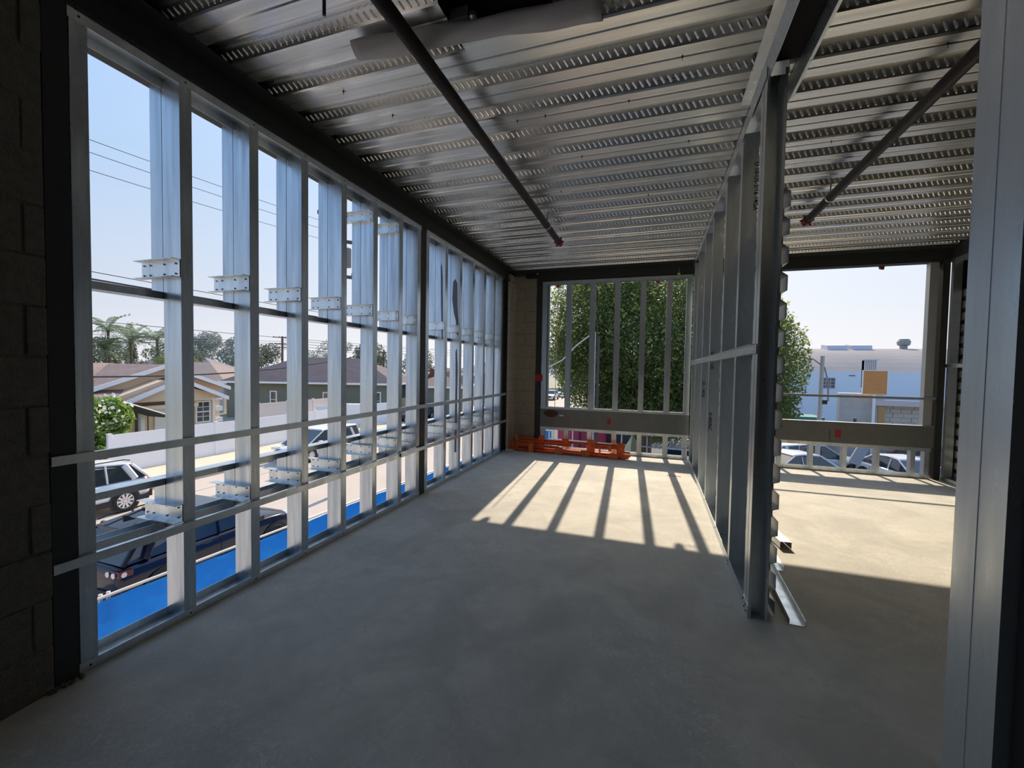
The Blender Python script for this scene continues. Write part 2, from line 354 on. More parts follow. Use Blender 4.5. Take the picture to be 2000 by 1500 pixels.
# steel columns, beams on the left side
MB().box(AX-.14, AX-.001, 4.031, 4.139, 0, 2.93).build('steel_column', primer, wl)
m = MB(); m.box(AX-.16, AX+.004, 6.66, 6.672, 0, 2.93); m.box(AX-.16, AX+.004, 6.86, 6.872, 0, 2.93); m.box(AX-.09, AX-.08, 6.672, 6.86, 0, 2.93); m.build('steel_column', primer, wl)
MB().box(AX-.16, AX+.012, 1.055, 1.137, 0, 2.93).build('steel_column', primer, wl)
m = MB(); m.prism([(AX-.18, 2.921), (AX+.012, 2.921), (AX+.012, 2.934), (AX-.03, 2.938), (AX-.04, 3.105), (AX+.05, 3.112), (AX+.05, 3.1285), (AX-.18, 3.1285)], 'y', -1.0, 7.24); m.build('steel_beam', primer, wl)
MB().box(AX-.30, AX-.185, -1, 7.4, 2.93, 3.4).build('fascia', primer, wl)
# near block wall (left foreground)
def blocks(parent, ox, oy, dx, dy, length, z0, z1, thick, seed, first_off=0, side=1, bm_=None, mm_=None):
    r = random.Random(seed); mesh = None
    ang = math.atan2(dy, dx)
    MBk = MB().box(0, length, .006, thick, z0, z1).build('mortar_bed', mm_ or mortar, parent); MBk.location = (ox, oy, 0); MBk.rotation_euler = (0, 0, ang); 
    if side < 0: MBk.scale = (1, -1, 1)
    pr = {}
    nrow = int(math.ceil((z1-z0)/.2032))
    for k in range(nrow):
        zz = z0+k*.2032; hh = min(.193, z1-zz-.002)
        if hh < .02: continue
        x = -(.2032 if k % 2 else 0)-first_off
        while x < length-.01:
            a = max(x, 0); b_ = min(x+.3965, length)
            if b_-a > .03:
                key = (round(b_-a, 3), round(hh, 3))
                if key not in pr:
                    q = MB().box(0, key[0], 0, .05, 0, key[1]).build('block', bm_ or blockm, parent, bevel=.006); pr[key] = q; o = q
                else: o = inst(pr[key], 'block', (0, 0, 0), parent); mod = o.modifiers.new('bevel', 'BEVEL'); mod.width = .004; mod.segments = 2
                off = r.uniform(-.004, .003)
                o.location = (ox+a*math.cos(ang)-side*math.sin(ang)*off, oy+a*math.sin(ang)+side*math.cos(ang)*off, zz+.005); o.rotation_euler = (0, 0, ang)
                if side < 0: o.scale = (1, -1, 1)
            x += .4064
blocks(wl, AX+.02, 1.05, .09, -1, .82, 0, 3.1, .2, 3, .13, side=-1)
# weld slag / mortar crumbs at the foot of the column
cr_ = MB()
for i in range(40):
    y = 1.03+rng.random()*.12; x = AX+.01+rng.random()*.03; s = .004+rng.random()*.008
    cr_.lathe([(s*.5, 0), (s, s*.5), (s*.3, s)], (x, y, 0), n=5)
cr = cr_.build('mortar_crumbs', mortar, wl); cr['kind'] = 'stuff'

# ================================================================ FAR WALL
wf = setting('wall_back')
FD = .092
def ftrack(x0, x1, z0, z1, up, m=galv, name='window_track'):
    P = [(YF, z1), (YF, z0), (YF+FD, z0), (YF+FD, z1)] if up else [(YF, z0), (YF, z1), (YF+FD, z1), (YF+FD, z0)]
    if up: P = P
    else: P = P[::-1]
    return MB().strip(P, 'x', x0, x1, T).build(name, m, wf)
XL, XR = -1.893, .545
ftrack(XL, XR, .714, .752, True); ftrack(XL, XR, 2.885, 2.94, False); ftrack(XL, XR, .002, .05, True); ftrack(XL, XR, .352, .396, False)
fs = stud_mesh(FD, .086, 2.18, 'y', 1).build('stud', galv, wf)
ss = stud_mesh(FD, .075, .39, 'y', 1).build('stud', galv, wf)
xs = [XL+.004, -1.465, -1.062, -.653, -.243, .160, .456]
for i, x in enumerate(xs):
    if i == 0: fs.location = (x, YF+.004, .718); ss.location = (x, YF+.004, .004)
    else: inst(fs, 'stud', (x, YF+.004, .718), wf); inst(ss, 'stud', (x, YF+.004, .004), wf)
# doubled jamb stud on the left (gives the thin extra shadow line)
inst(fs, 'stud', (xs[0]+.12, YF+.05, .718), wf, rz=0, scale=(-.4, .4, 1))
# steel channel girt
def girt(x0, x1, z0, z1):
    return MB().prism([(YF-.002, z0), (YF-.002, z1), (YF+.075, z1), (YF+.075, z1-.012), (YF+.008, z1-.02), (YF+.008, z0+.02), (YF+.075, z0+.012), (YF+.075, z0)], 'x', x0, x1).build('steel_girt', primer2, wf)
girt(XL, XR, .398, .712); girt(.66, 3.62, .42, .716)
MB().box(-1.986, -1.896, YF-.01, YF+.13, 0, 2.97).build('steel_column', primer, wf)
MB().box(3.625, 3.70, YF-.02, YF+.13, 0, 2.97).build('steel_column', primer, wf)
# top beam
m = MB(); m.prism([(YF-.13, 3.1285), (YF-.13, 3.116), (YF-.01, 3.11), (YF-.005, 2.955), (YF-.012, 2.943), (YF+.15, 2.943), (YF+.15, 3.1285)], 'x', -1.99, 3.75); m.build('steel_beam', primer, wf)
MB().box(-2.39, -1.99, YF-.12, YF-.02, 3.07, 3.1285).build('steel_beam_seat', primer, wf)
MB().box(-2.17, -1.99, YF-.11, YF-.006, 3.0, 3.065).build('bearing_plate', mat('plate_painted_shadow', (.01, .01, .01), .6), wf)  # shadow on the plate painted as a near-black colour
MB().box(-2.6, 4.0, YF+.1, YF+.2, 2.97, 3.4).build('fascia', primer, wf)
MB().lathe([(.004, -.02), (.016, -.012), (.016, .012), (.004, .02)], (-1.98, YF-.03, 3.08), n=10).build('bolt_head', mat('pale_grey', (.5, .5, .5), .4), wf)
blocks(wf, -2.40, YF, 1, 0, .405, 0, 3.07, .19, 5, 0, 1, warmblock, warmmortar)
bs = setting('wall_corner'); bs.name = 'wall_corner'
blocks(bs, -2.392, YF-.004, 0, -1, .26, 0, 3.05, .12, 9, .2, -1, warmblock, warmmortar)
# right room lower strip
def rt(x0, x1, z0, z1, up): ftrack(x0, x1, z0, z1, up)
rt(.66, 3.60, .002, .05, True); rt(.66, 3.60, .372, .418, False)
s3 = stud_mesh(FD, .052, .41, 'y', 1).build('stud', galv, wf); ff = True
for x in (.68, 1.05, 1.41, 1.785, 2.19, 2.60, 2.985, 3.385, 3.535):
    if ff: s3.location = (x, YF+.004, .004); ff = False
    else: inst(s3, 'stud', (x, YF+.004, .004), wf)
# plate inside right jamb and sill plates
MB().box(3.505, 3.60, YF+.02, YF+.11, .72, 2.94).build('steel_jamb', mat('jamb_steel', (.55, .55, .54), .45, .5), wf)
MB().box(.66, 3.6, YF+.0, YF+.085, .717, .722).build('sill_plate', galv, wf)
# horizontal rod channel across the right opening
MB().strip([(YF+.002, 1.078), (YF+.002, 1.112), (YF+.032, 1.112), (YF+.032, 1.078)][::-1], 'x', .68, 3.70, .002).build('bridging_channel', galv, wf)
# markings on the girts
mk = MB(); mk.box(-.725, -.665, YF-.0032, YF-.0024, .50, .60); mk.build('paint_mark', redpaint, wf)
mk = MB(); mk.box(2.50, 2.57, YF-.0032, YF-.0024, .50, .61); mk.build('paint_mark', redpaint, wf)
mk = MB(); mk.box(-1.99, -1.87, YF-.0122, YF-.0108, 1.20, 1.32); mk.build('paint_mark', redpaint, wf)
rust = mat('rust', (.055, .028, .014), .8, noise=(30, (.10, .05, .02), .7), coords='World')
m = MB(); n_ = 18; m.v = [(-1.70+.13*math.cos(a)*(1+.12*math.sin(3*a)), YF-.0035, .635+.065*math.sin(a)) for a in [i*2*math.pi/n_ for i in range(n_)]]; m.f = [tuple(range(n_))]; m.build('rust_patch', rust, wf)
MB().box(-1.55, -1.475, YF-.0035, YF-.0024, .598, .618).build('label_sticker', whitepaint, wf)
m = MB(); m.box(2.43, 2.436, YF-.0033, YF-.0024, .44, .60); m.box(2.425, 2.445, YF-.0033, YF-.0024, .545, .551); m.build('marker_line', mat('marker_black', (.01, .01, .01), .7), wf)

# ================================================================ PARTITION
wp = setting('wall_partition')
PD = .098; PY = [2.690, 2.75, 3.345, 4.02, 4.86, 5.58, 6.40, 7.02]
ps = stud_mesh(PD, .062, 3.06, 'x', 1).build('stud', galv, wp)
for i, y in enumerate(PY):
    if i == 0:
        # end stud: open side toward the camera
        ps.location = (PX, y, .003)
    elif i == 1: 
        inst(ps, 'stud', (PX, y+.01, .003), wp)
    else: inst(ps, 'stud', (PX, y, .003), wp)
ps.rotation_euler = (0, 0, 0); ps.location = (PX, PY[0]+.062, .003); ps.scale = (1, -1, 1)
for i, y in enumerate(PY[2:5]): pass
MB().strip([(PX-.003, .069), (PX-.003, .001), (PX+PD+.003, .001), (PX+PD+.003, .069)], 'y', 2.69, 7.20, T).build('bottom_track', galv, wp)
MB().strip([(PX-.006, 3.03), (PX-.006, 3.118), (PX+PD+.006, 3.118), (PX+PD+.006, 3.03)][::-1], 'y', 2.69, 7.20, T).build('top_track', galv, wp)
# header over the opening toward the camera
MB().strip([(PX-.065, 3.126), (PX-.012, 3.118), (PX+.010, 3.035)], 'y', .80, 3.10, .003).build('header_flange', galv, wp)
MB().strip([(PX+.175, 3.035), (PX+.155, 3.122), (PX+.23, 3.126)], 'y', .80, 3.12, .003).build('header_flange', galv, wp)
MB().box(PX+.01, PX+.15, .8, 2.69, 3.10, 3.122).build('header_web', mat('header_painted_shade', (.006, .006, .006), .9), wp)  # near-black web colour paints the shade inside the header hollow
# partition bridging channel
MB().strip([(PX-.036, 1.512), (PX-.004, 1.512), (PX-.004, 1.568), (PX-.036, 1.568)], 'y', 2.70, 7.1, .0025).build('bridging_channel', galv, wp)
m = MB(); m.box(PX-.006, PX-.0045, 2.72, 2.78, 1.525, 1.555); m.build('screw_plate', galv, wp)
sw = mat('screw_black', (.02, .02, .02), .4, .5)
m = MB()
for (y, z) in [(2.74, 1.55), (2.76, 1.53), (2.73, .02), (2.75, .05), (2.78, .02), (2.82, .05), (3.36, .045), (3.36, .02), (4.04, .045), (4.9, .045)]:
    m.lathe([(.005, 0), (.005, -.003)], (PX-.004, y, z), 'x', 8)
m.build('screw_heads', sw, wp)['kind'] = 'stuff'
m = MB()
for y in [1.17]+[1.61+.4064*k for k in range(6)]+[4.16]+[4.61+.4064*k for k in range(5)]:
    for z in (.022, 2.895): m.lathe([(.0045, 0), (.0045, .003)], (AX+.003, y+.01, z), 'x', 8)
m.build('screw_heads', sw, wl)['kind'] = 'stuff'
# corrugated sheathing on the right-room side: one panel per 0.9 m, horizontal ribs
def corr(parent, x, y0, y1, z0, z1, sgn, phase, m_, name='corrugated_panel', dep=.030):
    pts = []; k = math.floor((z0-phase)/.1524)-1
    zc = phase+k*.1524
    while zc < z1+.2:
        for dz, dx in ((-.062, 0), (-.052, dep), (.030, dep), (.052, 0)):
            z = zc+dz
            if z0 <= z <= z1: pts.append((x+sgn*dx, z))
        zc += .1524
    ym = y0
    while ym < y1-.05:
        ye = min(ym+.92, y1); MB().strip(pts, 'y', ym, ye, .0015).build(name, m_, parent); ym = ye+.0005
corrm = mat('corrugated_metal', (.62, .63, .62), .38, .85, noise=(3, (.42, .43, .43), .6), coords='World')
corr(wp, PX+PD+.008, 2.70, 7.2, .01, 2.44, 1, .999, corrm)
# printed stencil text on webs
def text(body, size, loc, rot, m_, parent, name='printed_text'):
    c = bpy.data.curves.new(name, 'FONT'); c.body = body; c.size = size; c.align_x = 'LEFT'; c.offset = .0009; c.materials.append(m_)
    o = bpy.data.objects.new(name, c); COL.objects.link(o); o.location = loc; o.rotation_euler = rot; o.parent = parent; return o
inkm = mat('stencil_ink', (.012, .013, .013), .8)
text('U 10-US-3/16 14GA', .040, (PX+.075, 3.345-.001, 2.86), (R(90), R(90), 0), inkm, wp)
text('0149596C', .045, (PX+.010, 4.86-.001, .98), (R(90), R(90), 0), inkm, wp)
text('U 10 - US', .045, (PX+.012, 4.86-.001, 1.62), (R(90), R(90), 0), inkm, wp)
text('US - 14GA', .045, (PX+.012, 5.58-.001, 1.30), (R(90), R(90), 0), inkm, wp)
# near jamb studs (right foreground)
wj = setting('wall_partition_near')
a = MB().strip([(PX+.014, 1.014), (PX, 1.014), (PX, .960), (PX+.10, .960), (PX+.10, 1.014), (PX+.086, 1.014)][::-1], 'z', .002, 3.09, .002).build('stud', galv, wj)
a = MB().strip([(PX+.016, .956), (PX+.001, .956), (PX+.001, .898), (PX+.10, .898), (PX+.10, .956)][::-1], 'z', .002, 3.09, .002).build('stud', galv, wj)
MB().strip([(PX-.004, .069), (PX-.004, .0), (PX+.104, .0), (PX+.104, .069)], 'y', -1.5, 1.02, T).build('bottom_track', galv, wj)
MB().strip([(PX-.006, 3.03), (PX-.006, 3.118), (PX+.106, 3.118), (PX+.106, 3.03)][::-1], 'y', -1.5, 1.02, T).build('top_track', galv, wj)
MB().box(PX+.02, PX+.10, -3.0, .893, 0, 3.12).build('dark_light_blocker', mat('dark_light_blocker', (.012, .011, .010), .9), wj)  # added dark wall plane that blocks light behind the near studs

# ================================================================ RIGHT WALL + BACK WALLS
wr = setting('wall_right')
RX = 3.712
rs = stud_mesh(.092, .05, 2.96, 'x', 1).build('stud', galv, wr)
for i, y in enumerate([7.18, 6.74, 6.33, 5.92, 5.51, 5.10, 4.69, 4.28, 3.87]):
    if i == 0: rs.location = (RX, y, .003)
    else: inst(rs, 'stud', (RX, y, .003), wr)
MB().strip([(RX-.003, .055), (RX-.003, .001), (RX+.097, .001), (RX+.097, .055)], 'y', 2.6, 7.24, T).build('bottom_track', galv, wr)
MB().strip([(RX-.003, 2.92), (RX-.003, 2.965), (RX+.097, 2.965), (RX+.097, 2.92)][::-1], 'y', 2.6, 7.24, T).build('top_track', galv, wr)
MB().strip([(RX-.036, 1.520), (RX-.004, 1.520), (RX-.004, 1.568), (RX-.036, 1.568)], 'y', 3.5, 7.30, .0025).build('bridging_channel', galv, wr)
MB().box(RX-.01, RX+.15, 0, 7.24, 2.97, 3.128).build('steel_beam', primer, wr)
corr(wr, RX+.14, 3.0, 7.3, .0, 2.60, -1, .075, corrm)
MB().box(RX+.15, RX+.25, -3, 7.45, -.2, 3.2).build('backing', mat('dark_light_blocker', (.012, .011, .010), .9), wr)
MB().box(RX+.035, RX+.25, YF+.0, YF+.05, 0, 3.0).build('added_sun_blocker', primer, wr)  # added plate, keeps the sun off the right wall corrugation
wb = MB().box(-2.6, 4.0, -3.1, -3.0, -.2, 3.4).build('wall_front', mat('rear_wall', (.11, .11, .10), .9)); wb['kind'] = 'structure'
wc = MB().box(-2.62, -2.57, .25, 1.05, -.2, 3.4).box(-2.62, -2.57, -3.0, -1.2, -.2, 3.4).box(-2.62, -2.57, -1.2, .25, -.2, .15).box(-2.62, -2.57, -1.2, .25, 2.95, 3.4).build('wall_left_outer', blockm); wc['kind'] = 'structure'  # unseen opening shaped into this wall behind the camera to add daylight
# red paint line on the floor, near left
m = MB(); m.box(-2.40, -2.30, .80, .83, .0002, .0012); o = m.build('floor_marking', redpaint); tag(o, 'short red paint dash on the floor at the foot of the near block wall', 'paint mark')
o = MB().box(-.80, -.62, 5.13, 5.19, .0002, .0010).build('floor_marking', mat('pink_chalk', (.42, .28, .22), .8)); tag(o, 'faint pinkish stain on the sunlit concrete near the partition', 'paint mark')
o.location = (1.0, .9, 0)

# ================================================================ EXTERIOR GROUND
G = -3.8
asph = mat('pale_asphalt', (.58, .50, .42), .95, noise=(.35, (.50, .43, .36), .8), bump=(30, .3), coords='World')  # pale tan asphalt for the road
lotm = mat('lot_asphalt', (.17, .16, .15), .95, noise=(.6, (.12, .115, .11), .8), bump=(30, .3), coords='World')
walkm = mat('pale_sidewalk', (.72, .62, .48), .95, noise=(.8, (.62, .51, .36), .6), coords='World')
grassm = mat('dry_grass', (.45, .40, .22), .95, noise=(2.0, (.30, .30, .13), .9), coords='World')
def struct(o): o['kind'] = 'structure'; return o
struct(MB().box(-300, 300, -120, 400, G-.3, G-.02).build('ground', mat('ground_dry', (.36, .33, .26), .95, noise=(.1, (.24, .25, .16), .8), coords='World')))
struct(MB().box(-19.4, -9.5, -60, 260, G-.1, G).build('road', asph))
struct(MB().box(-23.2, -19.55, -60, 62, G-.1, G+.10).build('sidewalk', walkm))
struct(MB().box(-19.56, -19.40, -60, 260, G-.1, G+.13).build('kerb', mat('kerb_concrete', (.50, .46, .40), .9)))
struct(MB().box(-9.5, -9.36, -60, 260, G-.1, G+.12).build('kerb', MATS['kerb_concrete']))
struct(MB().box(-9.36, -2.7, -60, 12, G-.1, G+.03).build('side_yard', mat('bounce_light_ground', (.50, .44, .36), .95)))  # unseen yard coloured pale to bounce extra daylight into the room
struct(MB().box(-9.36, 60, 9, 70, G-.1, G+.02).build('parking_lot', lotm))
struct(MB().box(-21.2, -20.1, 17, 40, G+.1, G+.115).build('grass_strip', grassm))

# ================================================================ VEHICLES
def paint(name, c, met=.3, r=.22): return mat(name, c, r, met, spec=.7)
tyre = mat('tyre_rubber', (.02, .02, .02), .85); rimm = mat('alloy_rim', (.75, .75, .77), .3, .6); trimk = mat('black_trim', (.018, .018, .02), .5)
redl = mat('tail_lamp_red', (.55, .02, .03), .25); clearl = mat('headlamp_clear', (.75, .76, .78), .12, .4); carglass = mat('car_glass', (.035, .045, .05), .06, 0, spec=1.0)
def make_wheel(r, w, root, x, y, side, spokes=10):
    m = MB().lathe([(r*.66, -w/2), (r*.94, -w/2), (r, -w*.32), (r, w*.32), (r*.94, w/2), (r*.66, w/2), (r*.64, w*.28), (r*.2, w*.25)], (0, 0, 0), 'y', 24)
    wh = m.build('wheel', tyre, root, smooth=False); wh.location = (x, y, r)
    m = MB(); m.lathe([(r*.67, w*.30*side), (r*.67, w*.46*side), (r*.61, w*.46*side), (r*.60, w*.30*side)], (0, 0, 0), 'y', 24); m.lathe([(r*.15, w*.2*side), (r*.15, w*.44*side)], (0, 0, 0), 'y', 12)
    for k in range(spokes):
        a = 2*math.pi*k/spokes; c, s_ = math.cos(a), math.sin(a)
        p = [(r*.1, -.028), (r*.63, -.036), (r*.63, .036), (r*.1, .028)]
        y0, y1 = sorted((w*.30*side, w*.43*side))
        m.prism([(q[0]*c-q[1]*s_, q[0]*s_+q[1]*c) for q in p], 'y', y0, y1)
    m.build('rim', rimm, wh)
def loft(m, rings):
    base = len(m.v); n = len(rings[0])
    for r in rings: m.v += [tuple(p) for p in r]
    for i in range(len(rings)-1):
        for k in range(n):
            k2 = (k+1) % n; m.f.append((base+i*n+k, base+i*n+k2, base+(i+1)*n+k2, base+(i+1)*n+k))
    m.f.append(tuple(base+k for k in range(n-1, -1, -1))); m.f.append(tuple(base+(len(rings)-1)*n+k for k in range(n)))
def make_car(name, label, loc, rz, Lc, W, H, body, style='suv', cat='car', group=None, tail_round=False, roofcol=None, wr=.36, lower=None, rack=True, detail=True):
    root = empty(name, loc, rz, label=label, cat=cat, group=group); h = W/2
    if style == 'suv':
        st = [(-.50, .80, .24, .50), (-.488, .93, .21, .60), (-.45, .98, .20, .62), (-.2, 1, .19, .615), (.1, 1, .19, .605), (.2, 1, .19, .60), (.30, .985, .19, .585), (.41, .95, .20, .555), (.47, .88, .21, .49), (.50, .74, .24, .40)]
        gh = [(-.475, .62, .92, 0), (-.385, .90, .77, 1), (-.12, .975, .79, 1), (.05, .965, .79, 1), (.245, .60, .91, 0)]
    elif style == 'van':
        st = [(-.50, .86, .20, .55), (-.49, .95, .18, .58), (-.2, 1, .17, .57), (.15, 1, .17, .56), (.32, .98, .17, .54), (.43, .93, .18, .48), (.48, .84, .20, .40), (.50, .7, .24, .34)]
        gh = [(-.495, .56, .95, 0), (-.455, .97, .84, 1), (-.1, 1.0, .84, 1), (.10, .97, .82, 1), (.36, .54, .92, 0)]
    else:
        st = [(-.50, .82, .26, .56), (-.48, .93, .21, .64), (-.40, .98, .19, .68), (-.2, 1, .18, .67), (.1, 1, .18, .65), (.22, .99, .18, .64), (.35, .96, .18, .60), (.45, .90, .20, .52), (.49, .78, .24, .44)]
        gh = [(-.40, .67, .90, 0), (-.24, .96, .76, 1), (-.05, 1.0, .76, 1), (.06, .97, .76, 1), (.24, .64, .90, 0)]
    rings = []
    for (fx, fw, zb, zt) in st:
        x = fx*Lc; w_ = h*fw; b, t = zb*H, zt*H; pr = [(w_*.92, b), (w_*1.0, b+.10*H), (w_*1.0, b+(t-b)*.62), (w_*.975, t-.035*H), (w_*.88, t)]
        rings.append([(x, y, z) for y, z in pr]+[(x, 0, t+.012*H)]+[(x, -y, z) for y, z in pr[::-1]])
    m = MB(); loft(m, rings); bo = m.build('body', body, root, smooth=False); mo = bo.modifiers.new('s', 'SUBSURF'); mo.levels = 1; mo.render_levels = 2; bo.data.shade_smooth()
    if lower:
        m = MB()
        for s_ in (1, -1): MB().box(-.47*Lc, .45*Lc, s_*h*.99-.02, s_*h*.99+.02, .17*H, .27*H).build('sill_trim', lower, root)
        MB().box(-.505*Lc, -.46*Lc, -h*.9, h*.9, .19*H, .33*H).build('lower_trim', lower, root); MB().box(.46*Lc, .502*Lc, -h*.82, h*.82, .19*H, .31*H).build('lower_trim', lower, root)
    m = MB(); vs = [(fx*Lc, s_*h*fw*(.99 if not up else 1), z*H) for s_ in (1, -1) for (fx, z, fw, up) in gh]
    # greenhouse as a closed prism with inward leaning sides
    n = len(gh); m.v = vs; m.f = [tuple(range(n)), tuple(range(2*n-1, n-1, -1))]+[(i, i+n, (i+1) % n+n, (i+1) % n) for i in range(n)]
    m.build('window_glass', carglass, root)
    # roof skin and pillars
    tops = [g for g in gh if g[3]]; rm = MB()
    for i in range(len(tops)-1):
        a, b_ = tops[i], tops[i+1]; xa, xb = a[0]*Lc-(.02 if i == 0 else 0), b_[0]*Lc+(.03 if i == len(tops)-2 else 0)
        za, zb = a[1]*H, b_[1]*H; wa, wb = h*a[2]*1.015, h*b_[2]*1.015
        rm.add([(xa, wa, za-.085), (xb, wb, zb-.085), (xb, -wb, zb-.085), (xa, -wa, za-.085), (xa, wa*.88, za+.05), (xb, wb*.88, zb+.05), (xb, -wb*.88, zb+.05), (xa, -wa*.88, za+.05)], [(0, 3, 2, 1), (4, 5, 6, 7), (0, 1, 5, 4), (1, 2, 6, 5), (2, 3, 7, 6), (3, 0, 4, 7)])
    rm.build('roof', roofcol or body, root, bevel=.015)
    class PM:
        def tube(self, p, r, n): MB().tube(p, r, n).build('pillar', body, root)
    pm = PM()
    for s_ in (1, -1):
        g0, g1, g2, g3, g4 = gh
        def pt(g): return (g[0]*Lc, s_*h*g[2], g[1]*H)
        def on(fx):   # belt / roof points at fx
            zb_ = g0[1]+(g4[1]-g0[1])*(fx-g0[0])/(g4[0]-g0[0]); wb_ = .925
            return (fx*Lc, s_*h*wb_*1.0, zb_*H), (fx*Lc, s_*h*g2[2]*1.005, .965*H)
        pm.tube([pt(g4), pt(g3)], .032, 6); pm.tube([pt(g0), pt(g1)], .05, 6)
        for fx in ((-.03, -.22) if style != 'sedan' else (-.02,)): a, b_ = on(fx); pm.tube([a, b_], .028, 6)
        if style != 'sedan': 
            a, b_ = on(-.39); pm.tube([a, (b_[0]+.25, b_[1], b_[2]-.1)], .10, 6)
    if rack and style == 'suv':
        for s_ in (1, -1): MB().tube([(-.38*Lc, s_*h*.72, H*.985), (-.34*Lc, s_*h*.72, H*1.012), (.0, s_*h*.72, H*1.02), (.05*Lc, s_*h*.72, H*.99)], .018, 6).build('roof_rail', trimk if lower else rimm, root)
    for fx in (-.315, .315):
        for s_ in (1, -1):
            m = MB().lathe([(wr*1.17, 0), (wr*1.17, .012), (wr*1.12, .014)], (0, 0, 0), 'y', 24); a = m.build('wheel_arch', trimk, root); a.location = (fx*Lc, s_*h*1.0-(.0 if s_ > 0 else .012), wr*1.02)
            make_wheel(wr, .24, root, fx*Lc, s_*(h-.085), s_)
    for s_ in (1, -1):
        if tail_round:
            t = MB().box(-.497*Lc, -.44*Lc, min(s_*h*.60, s_*h*.985), max(s_*h*.60, s_*h*.985), .50*H, .575*H).build('tail_lamp', mat('tail_lens_smoked', (.12, .02, .02), .15), root, bevel=.02)
            for q in (.66, .84): MB().lathe([(.055, -.004), (.055, .012), (.04, .014), (.04, .004)], (-.503*Lc, s_*h*q, .537*H), 'x', 18).build('lamp_ring', clearl, t)
            MB().lathe([(.05, -.004), (.05, .012), (.036, .014), (.036, .004)], (-.478*Lc, s_*h*.985, .537*H), 'y', 18).build('lamp_ring', clearl, t)
        else:
            MB().box(-.500*Lc, -.43*Lc, min(s_*h*.70, s_*h*.992), max(s_*h*.70, s_*h*.992), .47*H, .575*H).build('tail_lamp', redl, root, bevel=.02)
        MB().box(.42*Lc, .487*Lc, min(s_*h*.58, s_*h*.93), max(s_*h*.58, s_*h*.93), .43*H, .51*H).build('headlamp', clearl, root, bevel=.02)
        mm = MB().box(.17*Lc, .215*Lc, min(s_*h*.97, s_*h*1.14), max(s_*h*.97, s_*h*1.14), .60*H, .67*H).build('side_mirror', body, root, bevel=.02)
        if detail:
            for fx in (-.13, .06): MB().tube([(fx*Lc, s_*h*1.0, .55*H), (fx*Lc+.04, s_*h*1.03, .553*H), (fx*Lc+.16, s_*h*1.03, .556*H), (fx*Lc+.2, s_*h*1.0, .556*H)], .013, 6).build('door_handle', body, root)
            for fx in (-.235, -.03, .19): MB().box(fx*Lc-.003, fx*Lc+.003, s_*h*1.0-.006, s_*h*1.0+.004, .26*H, .58*H).build('door_gap', trimk, root)
    MB().box(.478*Lc, .502*Lc, -h*.45, h*.45, .33*H, .46*H).build('grille', trimk, root)
    return root
whitep = paint('white_car_paint', (.78, .78, .79), .05, .25); blackp = paint('deep_blue_black_paint', (.012, .015, .030), .2, .10); silverp = paint('silver_car_paint', (.55, .57, .60), .5, .3)
palebl = paint('pale_blue_car_paint', (.62, .70, .85), .1, .3); redp = paint('red_car_paint', (.35, .03, .03), .1, .3)
make_car('suv', 'white SUV with roof rails parked at the far kerb beside the white fence', (-18.32, 8.05, G), R(-90), 4.75, 1.95, 1.76, whitep, lower=trimk, wr=.39)
bk = make_car('suv', 'glossy black SUV parked right below the left openings, behind the blue tarp', (-10.98, 7.62, G), R(90), 4.5, 1.98, 1.72, blackp, tail_round=True, lower=trimk)
MB().prism([(-1.62, 1.70), (-1.38, 1.695), (-1.57, 1.83), (-1.63, 1.84)], 'y', -.02, .02).build('roof_fin', trimk, bk)
MB().box(-.9, .25, -.62, .62, 1.712, 1.738).build('sunroof', carglass, bk)
make_car('minivan', 'white minivan parked at the far kerb, facing left, past the white SUV', (-18.35, 19.6, G), R(-90), 5.0, 1.95, 1.62, whitep, style='van')
make_car('car', 'white car parked inside the fence in front of the green house', (-26.2, 31.0, G), R(-80), 4.5, 1.85, 1.75, whitep, style='van', detail=False)
make_car('car', 'dark parked sedan in the shade of the green house, behind the minivan', (-21.8, 36.0, G+.1), R(-85), 4.5, 1.85, 1.45, mat('dark_grey_car_paint', (.06, .06, .07), .3), style='sedan', detail=False)
make_car('car', 'pale sedan, nearest of three cars parked far down the street', (-16.9, 72.0, G), R(-90), 4.6, 1.9, 1.6, silverp, style='sedan', detail=False)
make_car('car', 'white car, middle of three cars parked far down the street', (-16.9, 81.0, G), R(-90), 4.6, 1.9, 1.7, whitep, style='suv', detail=False, rack=False)
make_car('car', 'white car, farthest of three parked down the street, half behind a stud', (-16.3, 88.0, G), R(-90), 4.6, 1.9, 1.8, whitep, style='suv', detail=False, rack=False)
make_car('car', 'white sedan glimpsed below the tree, beside the pale pole', (-3.6, 30.0, G), R(100), 4.6, 1.85, 1.5, whitep, style='sedan', detail=False)
make_car('van', 'pale blue van with black mirror behind the low studs of the far wall', (1.45, 19.2, G), R(-95), 5.2, 1.95, 2.05, palebl, style='van', cat='van', detail=True)
make_car('car', 'white hatchback at the left end of the right room low openings', (6.0, 22.6, G), R(205), 4.4, 1.85, 1.55, whitep, style='sedan')
make_car('car', 'silver car with a red tail lamp behind the white hatchback', (8.0, 26.0, G), R(10), 4.6, 1.85, 1.6, silverp, style='suv', rack=False)
make_car('car', 'white car seen nose-on in the last low opening before the column', (11.0, 23.6, G), R(-75), 4.5, 1.85, 1.5, whitep, style='sedan')
make_car('car', 'dark red car in shade behind the nose-on white car', (13.2, 27.2, G), R(190), 4.5, 1.85, 1.6, redp, style='suv', rack=False, detail=False)

